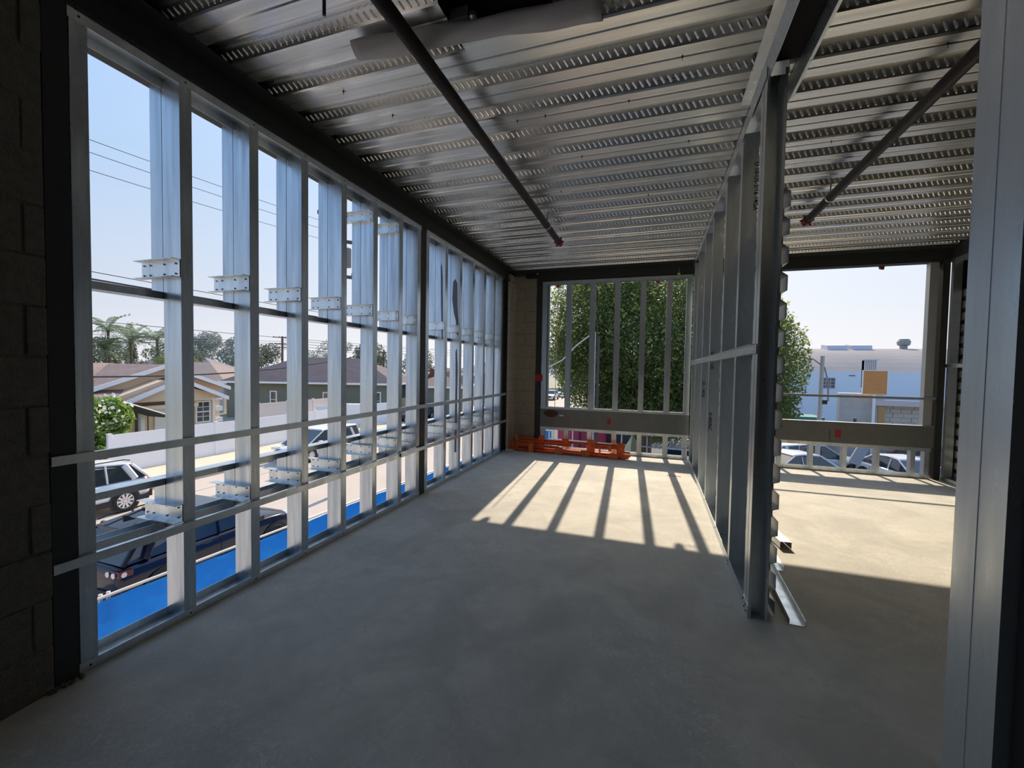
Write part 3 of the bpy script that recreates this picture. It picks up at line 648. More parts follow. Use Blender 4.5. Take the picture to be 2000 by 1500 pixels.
# ================================================================ TARP FENCE
tf = empty('temporary_fence', (-7.44, 3.76, G), 0, label='temporary pipe fence hung with bright blue tarp below the left openings', cat='fence')
fd = Vector((.078, 1, 0)).normalized()
def fp(s, z, o=0): return Vector((fd.x*s+fd.y*o, fd.y*s-fd.x*o, z))
MB().tube([fp(-4, 1.82), fp(14.5, 1.82)], .024, 8).build('top_rail', pipeg, tf)
for i, s in enumerate((-3.0, .03, .12, 2.05, 4.4, 6.8, 9.3, 11.8, 14.2)):
    MB().tube([fp(s, .0, -.03), fp(s, 1.86, -.03)], .026, 8).build('fence_post', pipeg, tf)
m = MB(); nx, nz = 160, 8
for j in range(nz+1):
    for i in range(nx+1):
        s = -4+18.5*i/nx; z = .12+1.66*j/nz; m.v.append(tuple(fp(s, z, .035+.012*math.sin(s*7+j)+.008*math.sin(s*17.3+j*2))))
m.f = [(j*(nx+1)+i, j*(nx+1)+i+1, (j+1)*(nx+1)+i+1, (j+1)*(nx+1)+i) for j in range(nz) for i in range(nx)]
m.build('tarp', blueT, tf, smooth=True)

# ================================================================ HOUSES ACROSS THE STREET
def gable_roof(m, x0, x1, y0, y1, ze, zr, ax, th=.12):
    """ridge along ax"""
    if ax == 'y':
        xm = (x0+x1)/2
        for a, b in ((x0, xm), (x1, xm)): m.add([(a, y0, ze), (a, y1, ze), (b, y1, zr), (b, y0, zr), (a, y0, ze+th), (a, y1, ze+th), (b, y1, zr+th), (b, y0, zr+th)], [(0, 1, 2, 3), (7, 6, 5, 4), (0, 4, 5, 1), (1, 5, 6, 2), (2, 6, 7, 3), (3, 7, 4, 0)])
    else:
        ym = (y0+y1)/2
        for a, b in ((y0, ym), (y1, ym)): m.add([(x0, a, ze), (x1, a, ze), (x1, b, zr), (x0, b, zr), (x0, a, ze+th), (x1, a, ze+th), (x1, b, zr+th), (x0, b, zr+th)], [(0, 1, 2, 3), (7, 6, 5, 4), (0, 4, 5, 1), (1, 5, 6, 2), (2, 6, 7, 3), (3, 7, 4, 0)])
    return m
def window(parent, x, y0, y1, z0, z1, cols, rows, fm=whitepaint, d=.06):
    """window on a wall facing +x"""
    f = MB(); b = .07
    for a in ((y0-b, y0, z0-b, z1+b), (y1, y1+b, z0-b, z1+b), (y0, y1, z0-b, z0), (y0, y1, z1, z1+b)): f.box(x-.02, x+d, a[0], a[1], a[2], a[3])
    for i in range(1, cols): yy = y0+(y1-y0)*i/cols; f.box(x, x+d*.7, yy-.015, yy+.015, z0, z1)
    for i in range(1, rows): zz = z0+(z1-z0)*i/rows; w_ = .035 if i*2 == rows else .015; f.box(x, x+d*.7, y0, y1, zz-w_, zz+w_)
    fo = f.build('window', fm, parent); MB().box(x-.02, x+.01, y0, y1, z0, z1).build('pane', glassd, fo); return fo
h1 = empty('house', (0, 0, 0), 0, label='tan stucco house with brown shingle roof and white trimmed gable, across the street', cat='house')
MB().box(-38.5, -28.3, 3.0, 13.8, G, -.35).build('wall', tan, h1)
MB().prism([(13.8, G), (20.9, G), (20.9, -.10), (17.3, 1.15), (13.8, -.10)], 'x', -38, -28.0).build('wall', tan, h1)
MB().prism([(14.1, G+2.3), (14.1, -.62), (16.75, .42), (20.1, -.62), (20.1, G+3.0), (14.1, G+3.0)], 'x', -28.0, -26.9).build('porch_gable', tan, h1)
uvr = lambda co: (co.y, co.z*3.0+co.x*.05)
gable_roof(MB(), -38.6, -27.1, 2.5, 17.6, -.48, 1.24, 'y').build('roof', roofbrown, h1, uv=uvr)
gable_roof(MB(), -38.4, -27.5, 13.3, 21.3, -.22, 1.22, 'x').build('roof', roofbrown, h1, uv=lambda co: (co.x, co.z*3))
gable_roof(MB(), -28.2, -26.45, 14.55, 20.35, -.80, .42, 'x').build('porch_roof', roofbrown, h1, uv=lambda co: (co.x, co.z*3))
def rake(y0, z0, ym, zm, y1, z1, x, nm='fascia'):
    for a, b in (((y0, z0), (ym, zm)), ((ym, zm), (y1, z1))):
        MB().prism([a, b, (b[0], b[1]-.24), (a[0], a[1]-.24)], 'x', x, x+.04).build(nm, whitepaint, h1)
rake(13.3, -.10, 17.3, 1.36, 21.3, -.10, -27.5); rake(14.55, -.68, 17.45, .56, 20.35, -.68, -26.44)
MB().box(-27.12, -27.05, 2.5, 14.6, -.66, -.38).build('fascia', whitepaint, h1)
window(h1, -27.98, 19.35, 20.15, -2.35, -1.10, 2, 4)
for y in (18.95, 20.35):
    MB().box(-28, -27.86, y, y+.12, -2.5, -.95).build('window_trim', whitepaint, h1)
MB().box(-28, -27.84, 18.9, 20.5, -2.62, -2.46).build('window_sill', whitepaint, h1); MB().box(-28, -27.84, 18.85, 20.5, -.95, -.82).build('window_trim', whitepaint, h1)
q0 = None
for z in (-1.0, -1.75, -2.5, -3.2):
    for y in (20.62, 18.3, 14.4):
        if y == 18.3 and z > -1.5: continue
        if q0 is None: q0 = MB().box(0, .1, 0, .42, 0, .30).build('quoin', whitepaint, h1, bevel=.02); q0.location = (-28.0, y, z)
        else: inst(q0, 'quoin', (-28.0, y, z), h1)
MB().box(-27.99, -27.9, 16.9, 17.95, G, -1.35).build('door', whitepaint, h1); MB().box(-27.99, -27.88, 15.95, 16.35, -2.7, -1.1).build('window', glassd, h1)
MB().box(-28, -26.7, 15.1, 18.6, -1.22, -1.02).build('porch_beam', tan, h1)
for y in (15.5, 17.95): MB().box(-26.95, -26.75, y, y+.2, G, -1.1).build('porch_post', whitepaint, h1)
MB().lathe([(.10, 0), (.10, .22), (.22, .24), (.24, .36), (.16, .44), (.02, .46)], (-30.5, 17.9, .62), n=16).build('roof_vent', whitepaint, h1)
MB().lathe([(.05, 0), (.05, .3), (.09, .32), (.09, .38)], (-32.9, 18.1, 1.15), n=10).build('roof_vent', whitepaint, h1)
MB().box(-31.3, -31.0, 18.2, 18.6, .38, .5).build('roof_vent', whitepaint, h1)
# awning and low garden wall
aw = empty('awning', (-25.6, 13.6, G), 0, label='dark lean-to canopy with pale edge beside the tan house', cat='awning')
MB().add([(-1.2, -.2, 3.25), (1.2, -.2, 3.28), (1.2, 2.3, 2.22), (-1.2, 2.3, 2.22), (-1.2, -.2, 3.31), (1.2, -.2, 3.34), (1.2, 2.3, 2.28), (-1.2, 2.3, 2.28)], [(0, 1, 2, 3), (7, 6, 5, 4), (0, 4, 5, 1), (1, 5, 6, 2), (2, 6, 7, 3), (3, 7, 4, 0)]).build('canopy', mat('awning_underside', (.06, .06, .065), .8), aw)
MB().tube([(1.2, -.2, 3.31), (1.2, 2.3, 2.25)], .035, 6).build('edge_bar', whitepaint, aw)
for (x, y, z) in ((1.15, 2.25, 2.24), (-1.15, 2.25, 2.24), (1.15, -.15, 3.2), (-1.15, -.15, 3.2)): MB().tube([(x, y, 0), (x, y, z)], .025, 6).build('post', trimk, aw)

def vinyl_fence(name, label, x0, y0, x1, y1, hgt, m_, step=2.4, z0=G+.1, group=None, rail=True):
    a = Vector((x0, y0)); b = Vector((x1, y1)); L_ = (b-a).length; ang = math.atan2(b.y-a.y, b.x-a.x)
    root = empty(name, (x0, y0, z0), ang, label=label, cat='fence', group=group); n = max(1, round(L_/step)); s = L_/n
    post = MB().box(-.07, .07, -.07, .07, 0, hgt+.04).box(-.085, .085, -.085, .085, hgt+.04, hgt+.07).build('fence_post', m_, root)
    pan = MB().box(.07, s-.07, -.015, .015, .1, hgt-.10).box(.07, s-.07, -.035, .035, 0.02, .16).box(.07, s-.07, -.035, .035, hgt-.14, hgt).build('fence_panel', m_, root)
    gl = MB()
    for i in range(n+1):
        if i: inst(post, 'fence_post', (i*s, 0, 0), root)
        if 0 < i < n: inst(pan, 'fence_panel', (i*s, 0, 0), root)
    return root
vinyl_fence('vinyl_fence', 'long white vinyl fence along the far sidewalk behind the white SUV', -23.3, 12.25, -23.3, 27.0, 1.80, vinyl)
vinyl_fence('vinyl_fence', 'beige vinyl fence in front of the green house, behind the white one', -26.5, 22.6, -26.5, 30.2, 2.35, vinylb)
vinyl_fence('vinyl_fence', 'white fence with gate panel standing before the green house', -25.6, 27.2, -22.6, 34.2, 1.85, vinyl)
vinyl_fence('picket_fence', 'brown slatted fence seen through the last left bay before the column', -23.4, 40.0, -23.4, 52.0, 1.6, mat('brown_slats', (.10, .07, .055), .9))

def hip_house(name, label, loc, rz, Lx, Dy, hw, hr, wallm, roofm, eave=.5, wins=()):
    """box house in local frame; front faces -y"""
    root = empty(name, loc, rz, label=label, cat='house')
    MB().box(0, Lx, 0, Dy, 0, hw).build('wall', wallm, root)
    e = eave; i = Dy*.5
    m = MB(); m.add([(-e, -e, hw), (Lx+e, -e, hw), (Lx+e, Dy+e, hw), (-e, Dy+e, hw), (i, Dy/2, hr), (Lx-i, Dy/2, hr)], [(0, 3, 2, 1), (0, 1, 5, 4), (1, 2, 5), (2, 3, 4, 5), (3, 0, 4)])
    m.build('roof', roofm, root, uv=lambda co: (co.x, co.z*2.5+co.y*.2))
    f = MB(); f.box(-e-.03, Lx+e+.03, -e-.04, -e, hw-.16, hw+.02); f.box(-e-.04, -e, -e, Dy+e, hw-.16, hw+.02); f.box(Lx+e, Lx+e+.04, -e, Dy+e, hw-.16, hw+.02); f.build('fascia', whitepaint, root)
    for (x0, x1, z0, z1) in wins:
        fo = MB()
        for a in ((x0-.1, x0, z0-.1, z1+.1), (x1, x1+.1, z0-.1, z1+.1), (x0, x1, z0-.1, z0), (x0, x1, z1, z1+.1), (x0, x1, (z0+z1)/2-.03, (z0+z1)/2+.03)): fo.box(a[0], a[1], -.07, .02, a[2], a[3])
        fo = fo.build('window', whitepaint, root); MB().box(x0, x1, -.03, 0, z0, z1).build('pane', glassd, fo)
    return root
hip_house('house', 'sage green stucco house with dark shingle roof and white eave, behind the white fence', (-40.3, 30.8, G), R(18.5), 16.5, 9.5, 3.55, 6.1, green, roofdark, wins=((4.45, 4.95, 1.0, 2.55), (9.7, 10.15, .9, 2.5), (14.6, 15.3, 1.0, 2.6)))
hip_house('house', 'low house with pinkish brown roof right of the green house', (-23.3, 37.8, G), R(18.5), 5, 8, 3.3, 5.2, green, mat('pink_brown_roof', (.30, .20, .175), .95, noise=(1, (.25, .165, .145), .6)))
hip_house('house', 'lavender grey walled building right of the green house, beyond the minivan', (-27.5, 49.0, G), R(12), 5, 7, 4.4, 4.9, grayw, roofgrey, eave=.15)
hip_house('house', 'pale brick red walled building in the bays past the steel column', (-24.5, 58.0, G), R(84), 22, 6, 4.6, 5.6, mat('pinkish_stucco', (.44, .34, .32), .9), roofgrey, eave=.3)
hip_house('house', 'house with broad tan roof behind the white gable of the tan house', (-55.0, 29.0, G), R(20), 12, 9, 3.3, 5.4, mat('pale_wall', (.55, .52, .50), .9), mat('tan_roof', (.33, .26, .22), .95, noise=(.7, (.28, .22, .19), .6)))
hip_house('house', 'grey roofed house farther back, left of the utility pole', (-86, 46.0, G), R(30), 16, 10, 3.8, 6.6, MATS['pale_wall'], roofgrey)
hip_house('house', 'grey brown roofed house behind the utility pole', (-63.0, 53.5, G), R(25), 16, 10, 3.8, 6.3, MATS['pale_wall'], mat('grey_brown_roof', (.27, .23, .22), .95))
hip_house('house', 'flat grey roofed house far behind the green roof', (-40, 82.0, G), R(20), 18, 10, 4.0, 6.6, MATS['pale_wall'], roofgrey)
hip_house('house', 'low brown roofed house behind the tan one, below the palms', (-78, 15.0, G), R(10), 14, 14, 3.2, 5.9, MATS['pale_wall'], mat('grey_brown_roof', (.27, .23, .22), .95))

# ================================================================ FOLIAGE
def leaves(name, blobs, n, size, m_, parent=None, inner=.35, asp=.45, flat=0):
    """rhombic leaves scattered through ellipsoid blobs [(cx,cy,cz,rx,ry,rz)]"""
    vol = np.array([b[3]*b[4]*b[5] for b in blobs])**(2/3); cnt = rng.multinomial(n, vol/vol.sum()); P = []
    for b, k in zip(blobs, cnt):
        dvec = rng.normal(size=(k, 3)); dvec /= np.linalg.norm(dvec, axis=1)[:, None]
        r = inner+(1-inner)*rng.random(k)**.45; P.append(np.array(b[:3])+dvec*r[:, None]*np.array(b[3:6]))
    P = np.concatenate(P); k = len(P)
    a = rng.normal(size=(k, 3)); a[:, 2] *= (1-flat); a /= np.linalg.norm(a, axis=1)[:, None]; c = rng.normal(size=(k, 3)); b = np.cross(a, c); b /= np.linalg.norm(b, axis=1)[:, None]
    s = size*(.6+.8*rng.random(k))[:, None]
    V = np.stack([P-a*s*.5, P+b*s*asp*.5, P+a*s*.5, P-b*s*asp*.5], 1).reshape(-1, 3)
    me = bpy.data.meshes.new(name); me.vertices.add(4*k); me.vertices.foreach_set('co', V.ravel().astype('f')); me.loops.add(4*k); me.loops.foreach_set('vertex_index', np.arange(4*k, dtype='i'))
    me.polygons.add(k); me.polygons.foreach_set('loop_start', np.arange(0, 4*k, 4, dtype='i')); me.update(calc_edges=True); me.materials.append(m_)
    o = bpy.data.objects.new(name, me); COL.objects.link(o); o.parent = parent; o['kind'] = 'stuff'; return o
def tree(name, label, x, y, zb, blobs, n, size, m_, tr=.3, cat='tree', th=None, branches=6, group=None):
    root = empty(name, (x, y, zb), 0, label=label, cat=cat, group=group)
    rel = [(b[0]-x, b[1]-y, b[2]-zb, *b[3:]) for b in blobs]
    top = sum(b[2] for b in rel)/len(rel)
    MB().tube([(0, 0, 0), (tr*.3, .1, top*.4), (0, 0, top)], tr, 8, tr*.5).build('trunk', bark, root)
    r = random.Random(int(x*7+y))
    for b in sorted(rel, key=lambda q: -q[3]*q[5])[:branches]:
        MB().tube([(0, 0, top*.45), ((b[0])*.4+r.uniform(-.2, .2), b[1]*.4, top*.45+(b[2]-top*.45)*.55), (b[0], b[1], b[2])], tr*.42, 6, tr*.12).build('branch', bark, root)
    leaves('foliage', rel, n, size, m_, root); return root
# the big street tree beyond the far wall
bl = [(.6, 20.5, 2.3, 3.6, 4.0, 4.2), (-1.9, 20.0, 2.9, 2.6, 3.0, 3.4), (-3.2, 19.5, 3.8, 1.6, 2.0, 2.3), (-2.6, 19.8, 1.0, 1.7, 2.2, 1.8), (2.8, 20.5, 2.2, 2.7, 3.4, 3.6), (4.2, 20.2, 1.7, 1.75, 2.6, 2.4), (.5, 19.0, -.15, 3.2, 2.4, 1.3), (2.9, 19.2, .0, 2.6, 2.2, 1.3), (-1.3, 19.3, .1, 1.7, 1.8, 1.3), (.4, 21.5, 5.0, 3.0, 3.2, 2.1), (-2.2, 21.0, 5.2, 1.9, 2.2, 1.5), (1.6, 17.6, .6, 1.5, 1.1, 1.4), (-.3, 17.5, 2.2, 1.6, 1.1, 1.5), (2.6, 17.7, 2.6, 1.3, 1.0, 1.3), (3.9, 18.6, -.1, 1.2, 1.2, 1.1), (-2.4, 18.0, 2.6, 1.1, .9, 1.4), (-3.6, 19.0, 2.2, 1.1, 1.3, 1.1)]
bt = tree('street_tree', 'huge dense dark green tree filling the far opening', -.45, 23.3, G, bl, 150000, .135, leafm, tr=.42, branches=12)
leaves('foliage_painted_highlight', [(b[0]+.45, b[1]-23.3-.2, b[2]-G+.35, b[3]*.97, b[4]*.97, b[5]*.95) for b in bl if b[2] > .4], 11000, .15, mat('leaf_painted_sunlit', (.34, .38, .09), .5, noise=(.9, (.16, .20, .05), .9), trans=.45, coords='World'), bt, inner=.9)  # lighter outer leaves paint sun highlights onto the upper crown
for (p, q) in [((1.8, 17.6, 3.0), (3.4, 17.4, 4.6)), ((2.0, 17.6, 2.8), (2.5, 17.2, 5.0)), ((1.7, 17.5, 2.2), (3.6, 17.3, 2.9)), ((-.6, 17.6, 1.6), (-.1, 17.1, 2.3))]:
    MB().tube([Vector(p)-Vector((-.45, 23.3, G)), (Vector(p)+Vector(q))/2-Vector((-.55, 23.3, G-.1)), Vector(q)-Vector((-.45, 23.3, G))], .05, 6, .02).build('branch', mat('pale_bark', (.32, .27, .21), .9), bt)
# distant greenery down the street
tree('street_tree', 'hazy pale tree down the street, left in the far opening', -20.5, 62, G, [(-20.5, 62, 2.0, 3.2, 3, 2.6), (-18.6, 60, .8, 2.4, 2.5, 2.0), (-22.5, 66, -.5, 3, 3, 2.4)], 7000, .42, leaff, tr=.2)
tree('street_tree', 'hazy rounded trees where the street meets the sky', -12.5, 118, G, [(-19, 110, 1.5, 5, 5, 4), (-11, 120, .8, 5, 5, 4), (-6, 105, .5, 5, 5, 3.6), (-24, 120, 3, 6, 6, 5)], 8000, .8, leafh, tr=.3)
tree('street_tree', 'pale sunlit small tree on the kerb beyond the far opening', -14.6, 44, G, [(-14.6, 44, .9, 1.5, 1.5, 1.2), (-13.7, 44, .3, 1.0, 1.0, .7)], 1800, .26, leafl, tr=.10)
tree('hedge', 'low hedge along the lot edge under the big tree', -1.5, 34, G, [(-1.5, 34, -3.0, 1.6, 3, .9), (4, 33, -2.9, 7, 2, 1.0)], 9000, .22, leafm, tr=.1, cat='hedge', branches=0)
# flowering bush by the tan house
bu = [(-24.6, 12.0, -1.5, .9, 1.25, 1.35), (-24.6, 12.9, -1.25, .8, .95, 1.0), (-24.5, 12.0, -2.7, .8, 1.0, .9), (-24.7, 11.2, -1.6, .8, .9, 1.3)]
bush = tree('flowering_bush', 'bright green flowering bush with white blossoms beside the white fence', -24.6, 12.0, G, bu, 6500, .34, leafl, tr=.08, cat='bush')
fl_ = leaves('blossom', [(b[0]+24.6+.15, b[1]-12.0, b[2]-G+.25, b[3]*.95, b[4]*.95, b[5]*.9) for b in bu[:2]], 240, .15, petal, bush, inner=.9, asp=.9)
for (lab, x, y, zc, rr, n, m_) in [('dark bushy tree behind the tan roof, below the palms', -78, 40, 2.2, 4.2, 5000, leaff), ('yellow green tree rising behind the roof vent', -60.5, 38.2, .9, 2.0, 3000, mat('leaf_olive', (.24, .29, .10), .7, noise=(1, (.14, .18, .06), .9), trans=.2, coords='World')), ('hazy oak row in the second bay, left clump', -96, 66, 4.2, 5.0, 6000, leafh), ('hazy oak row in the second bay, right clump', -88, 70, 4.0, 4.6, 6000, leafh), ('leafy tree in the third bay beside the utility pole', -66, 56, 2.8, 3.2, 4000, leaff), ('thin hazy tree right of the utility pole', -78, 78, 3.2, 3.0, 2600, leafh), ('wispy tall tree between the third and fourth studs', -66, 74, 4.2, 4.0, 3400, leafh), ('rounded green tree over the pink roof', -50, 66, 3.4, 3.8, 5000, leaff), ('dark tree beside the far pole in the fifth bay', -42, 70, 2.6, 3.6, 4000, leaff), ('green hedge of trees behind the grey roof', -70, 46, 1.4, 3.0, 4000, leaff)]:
    r = random.Random(lab); bl_ = [(x, y, zc, rr*.8, rr*.8, rr*.75)]+[(x+r.uniform(-1, 1)*rr*.9, y+r.uniform(-1, 1)*rr*.9, zc+r.uniform(-.6, .5)*rr, rr*r.uniform(.35, .6), rr*.5, rr*r.uniform(.3, .5)) for _ in range(6)]
    tree('distant_tree', lab, x, y, G, bl_, n, .12+rr*.07, m_, tr=.22, branches=3)
# palms
frm = mat('palm_frond', (.24, .30, .19), .7, noise=(2, (.15, .20, .13), .8), trans=.2, coords='World')
def frond_mesh(L_=2.6):
    m = MB(); n = 9
    for i in range(n):
        t0 = i/n; x = L_*t0; z = .55*math.sin(t0*2.2)*L_*.35-1.1*t0*t0*L_*.55; t1 = (i+1)/n; x1 = L_*t1; z1 = .55*math.sin(t1*2.2)*L_*.35-1.1*t1*t1*L_*.55
        m.add([(x, -.02, z), (x1, -.02, z1), (x1, .02, z1), (x, .02, z)], [(0, 1, 2, 3)])
        ll = .65*math.sin(math.pi*(t0*.85+.1))
        for s_ in (1, -1):
            for q in (0, .5): m.add([(x+q*.3, 0, z), (x+q*.3+.09, 0, z), (x+q*.3+.25, s_*ll*.8, z-.30*ll), (x+q*.3+.16, s_*ll*.8, z-.34*ll)], [(0, 1, 2, 3)])
    return m
def palm(lab, x, y, zt, nf=20, L_=2.6, rr=.16):
    root = empty('palm_tree', (x, y, G), 0, label=lab, cat='palm'); H_ = zt-G
    MB().tube([(0, 0, 0), (.2, 0, H_*.5), (0, 0, H_)], rr*1.3, 8, rr).build('trunk', bark, root)
    f = frond_mesh(L_).build('frond', frm, root); r = random.Random(lab)
    for i in range(nf):
        a = i*2.4; rot = (0, R(r.uniform(-70, 30)), a)
        c = f if i == 0 else inst(f, 'frond', (0, 0, 0), root); c.location = (0, 0, H_); c.rotation_euler = rot
for lab, x, y, zt, L_ in [('tallest palm at the left edge, with a bushy crown', -74, 39.0, 5.9, 3.4), ('palm with drooping crown, second from the left edge', -70.6, 39.8, 4.4, 3.0), ('palm with long loose fronds above the roof vent', -67.4, 41.2, 4.8, 3.4), ('palm half behind the first stud', -65.2, 42.2, 4.0, 3.0), ('short palm in front of the dark bushy tree', -73.2, 38.2, 3.2, 2.3)]: palm(lab, x, y, zt, 22, L_)
tree('distant_tree', 'narrow dark cypress tip between the palms', -84, 47.5, G, [(-84, 47.5, 2.0+k, .9-.14*k, .9-.14*k, 1.3) for k in range(6)], 1500, .35, leaff, tr=.15, branches=0)

# ================================================================ POLES AND WIRES
def upole(lab, x, y, zt, arms, r=.14, yaw=.6, z0=G):
    root = empty('utility_pole', (x, y, z0), yaw, label=lab, cat='utility pole'); H_ = zt-z0
    MB().tube([(0, 0, 0), (0, 0, H_)], r, 8, r*.8).build('pole', woodp, root)
    for (dz, w_) in arms:
        a = MB().box(-w_/2, w_/2, -.05, .05, H_-dz-.06, H_-dz+.06).build('crossarm', woodp, root)
        for k in range(4): MB().lathe([(.03, 0), (.05, .04), (.03, .12)], (-w_*.45+w_*.3*k, 0, H_-dz+.06), n=6).build('insulator', woodp, a)
    return root
upole('brown wooden utility pole with three crossarms in the third bay', -50.2, 46.7, 5.5, [(.15, 2.4), (1.1, 2.0), (1.6, 2.0)], .17, R(47))
upole('thin far utility pole in the fifth bay', -47, 66, 4.6, [(.5, 1.8)], .16, R(35))
pn = upole('tall utility pole close behind the fourth stud, seen between its crossarms', -12.05, 13.95, 9.6, [(.6, 1.9), (2.2, 1.6), (3.2, 1.2), (4.6, 1.1)], .12, R(45))
MB().lathe([(.0, 0), (.22, .02), (.22, .75), (.0, .8)], (.25, .1, 9.2), n=12).build('transformer', mat('transformer_grey', (.22, .22, .22), .6), pn)
WPTS = []
def wire_(lab, a, b, r=.012, sag=.25, group='overhead wires', n=14, name='overhead_wire'):
    a, b = Vector(a), Vector(b); P = [a.lerp(b, i/n)-Vector((0, 0, sag*4*(i/n)*(1-i/n))) for i in range(n+1)]
    o = MB().tube(P, r, 5).build(name, wire, None); return tag(o, lab, 'wire', group)
wire_('topmost of the three thin overhead wires crossing the first bays', (-12, -6, 6.0), (-12.3, 13.9, 7.05), .007, .25)
wire_('middle of the three thin overhead wires crossing the first bays', (-12, -6, 5.75), (-12.3, 13.9, 6.75), .007, .25)
wire_('lowest of the three thin overhead wires crossing the first bays', (-12, -6, 5.35), (-12.3, 13.9, 6.35), .007, .25)
wire_('thin cable just above the thick one at the window rail height', (-14, -8, 4.1), (-13.2, 14.2, 3.62), .010, .12)
wire_('thick black cable sloping down past the brackets of the left wall', (-14, -8, 3.95), (-13.2, 14.0, 3.42), .024, .12)
wire_('sagging wire in front of the palm crowns', (-18, -4, 2.9), (-22, 40, 3.4), .012, .2)
wire_('lower sagging wire in front of the palm trunks', (-18, -4, 2.2), (-24, 45, 2.8), .012, .15)
wire_('twisted black service cable across the tan roof', (-18, -2, 1.9), (-18, 24, 2.35), .030, 1.22)
for i in range(3): wire_('faint distant line running left from the wooden utility pole', (-62, 10+i*2, 3.6+i*.45), (-50.2, 46.7, 4.2+i*.3), .02, .3, 'distant lines left of the wooden pole')
for i in range(3): wire_('faint distant line right of the wooden pole', (-50.2, 46.7, 4.2+i*.4), (-30, 90, 4.4+i*.5), .03, .5, 'distant lines right of the wooden pole')
wire_('black cable hanging in a loop in the bay past the steel column', (-3.4, 5.6, 3.4), (-3.45, 5.75, .7), .008, 0)
wire_('single thin line across the sky in the right opening', (-2, 17, 6.6), (14, 17.5, 6.15), .008, .1)
# pole with guy cable in front of the tree
pp = empty('service_pole', (-2.02, 15.0, G), 0, label='slender pale pole in front of the big tree', cat='pole')
MB().tube([(0, 0, 0), (0, 0, 6.55)], .07, 10, .06).build('pole', mat('pale_pole', (.50, .46, .42), .6), pp)
MB().tube([(.13, .15, 0), (.13, .15, 6.4)], .05, 8, .05).build('pole', woodp, pp)
MB().tube([(-.02, 0, 5.1), (-.1, 0, 5.4), (-.05, 0, 5.9), (-.1, 0, 6.3)], .02, 6).build('cable', wire, pp)
o = MB().tube([(-2.05, 14.98, 2.72), (-2.6, 14.9, 2.3), (-3.1, 14.8, 1.75), (-3.7, 14.7, 1.42), (-4.5, 14.6, 1.05)], .022, 6).build('service_cable', mat('pale_cable', (.75, .72, .66), .6), None); tag(o, 'pale slack cable running from the pole top down to the left', 'cable')
yr = MB().tube([(-1.72, YF+.5, 2.9), (-1.735, YF+.5, 1.6), (-1.75, YF+.5, .4), (-1.75, YF+.5, -.6)], .006, 6).build('rope', mat('yellow_rope', (.45, .33, .10), .8), None); tag(yr, 'thin yellow rope hanging in the leftmost far bay', 'rope')
for lab, x in (('small red clamp at the top of the far opening, left one', -1.66), ('small red clamp at the top of the far opening, right one', .02), ('red clamp under the beam of the right opening', 3.02)):
    z = 2.875 if x < 2 else 2.925
    c = empty('clamp', (x, YF+.16, z), 0, label=lab, cat='clamp', group='red clamps under the beam')
    MB().box(-.06, .06, -.03, .03, .04, .075).build('jaw', mat('red_clamp', (.40, .06, .04), .5), c); MB().prism([(-.03, -.02), (.035, -.035), (.05, .04), (-.05, .04)], 'y', -.02, .02).build('body', MATS['red_clamp'], c)
    c.scale = (.7, .7, .7)
    if x == .02: MB().tube([(.05, 0, .0), (.2, 0, -.015)], .008, 6).build('handle', whitepaint, c)

# ================================================================ WAREHOUSE, BLOCK BUILDING
wh = empty('warehouse', (0, 40, G), 0, label='pale blue warehouse with grey barrel roof in the right opening', cat='building')
bluew = mat('pale_blue_wall', (.80, .88, .96), .85, noise=(.3, (.74, .83, .93), .6), coords='World'); barrel = mat('grey_rolled_roofing', (.33, .30, .29), .9, noise=(.25, (.27, .25, .24), .8), coords='World')
MB().box(-2, 34, 0, .3, 0, 5.45).build('wall', bluew, wh)
prof = [(0.3, 5.1)]+[(.3+9*t, 5.42+2.28*(1-(1-t)**2)) for t in [i/10 for i in range(0, 11)]]+[(18, 5.1), ]
MB().prism(prof, 'x', -2, 34).build('barrel_roof', barrel, wh)
wn = MB()
for i in range(3):
    for j in range(3):
        wn.box(12.75+i*.31, 13.0+i*.31, -.03, -.01, 4.15+j*.27, 4.37+j*.27)
f_ = MB().box(12.7, 13.66, -.02, .02, 4.08, 4.95).build('window', mat('window_bars', (.45, .48, .5), .6), wh); wn.build('pane', mat('sooty_pane', (.13, .12, .11), .4), f_)
MB().box(14.55, 14.95, -.04, 0, 5.12, 5.17).build('wall_slot', trimk, wh); MB().tube([(10.3, -.1, 3.9), (10.3, -.1, 5.3)], .04, 6).build('downpipe', bluew, wh)
MB().box(10.2, 10.6, -.2, 0, 5.15, 5.3).build('wall_lamp', trimk, wh)
for x in (15.2, 17.1): 
    s_ = MB().prism([(6.6, 7.25), (6.75, 7.9), (8.2, 8.05), (8.4, 7.4)], 'x', x, x+1.55).build('skylight', mat('skylight_plastic', (.66, .64, .68), .4), wh)
MB().lathe([(.28, 0), (.28, .35), (.45, .45), (.5, .75), (.38, .98), (.02, 1.0)], (21.5, 8.0, 7.55), n=16).build('roof_turbine', mat('dull_metal', (.35, .35, .33), .6, .4), wh)
KB = 1.208; ZB = EYE+KB*(G-EYE)
cm = empty('block_building', (8.4*KB, 24*KB, ZB), 0, label='grey concrete block building with pale fascia, right of the street lamp', cat='building')
MB().box(0, 1.7, 0, .3, 0, 4.28).build('wall', mat('painted_block_wall', (.52, .50, .46), .9, noise=(2.5, (.42, .40, .38), .8), coords='World'), cm)
MB().box(1.7, 6.5, .35, .6, 0, 4.0).build('mortar_bed', mortar, cm)
b0 = None; r = random.Random(4); cmm = mat('pale_concrete_block', (.66, .59, .50), .95, noise=(3, (.56, .50, .43), .8), coords='World')
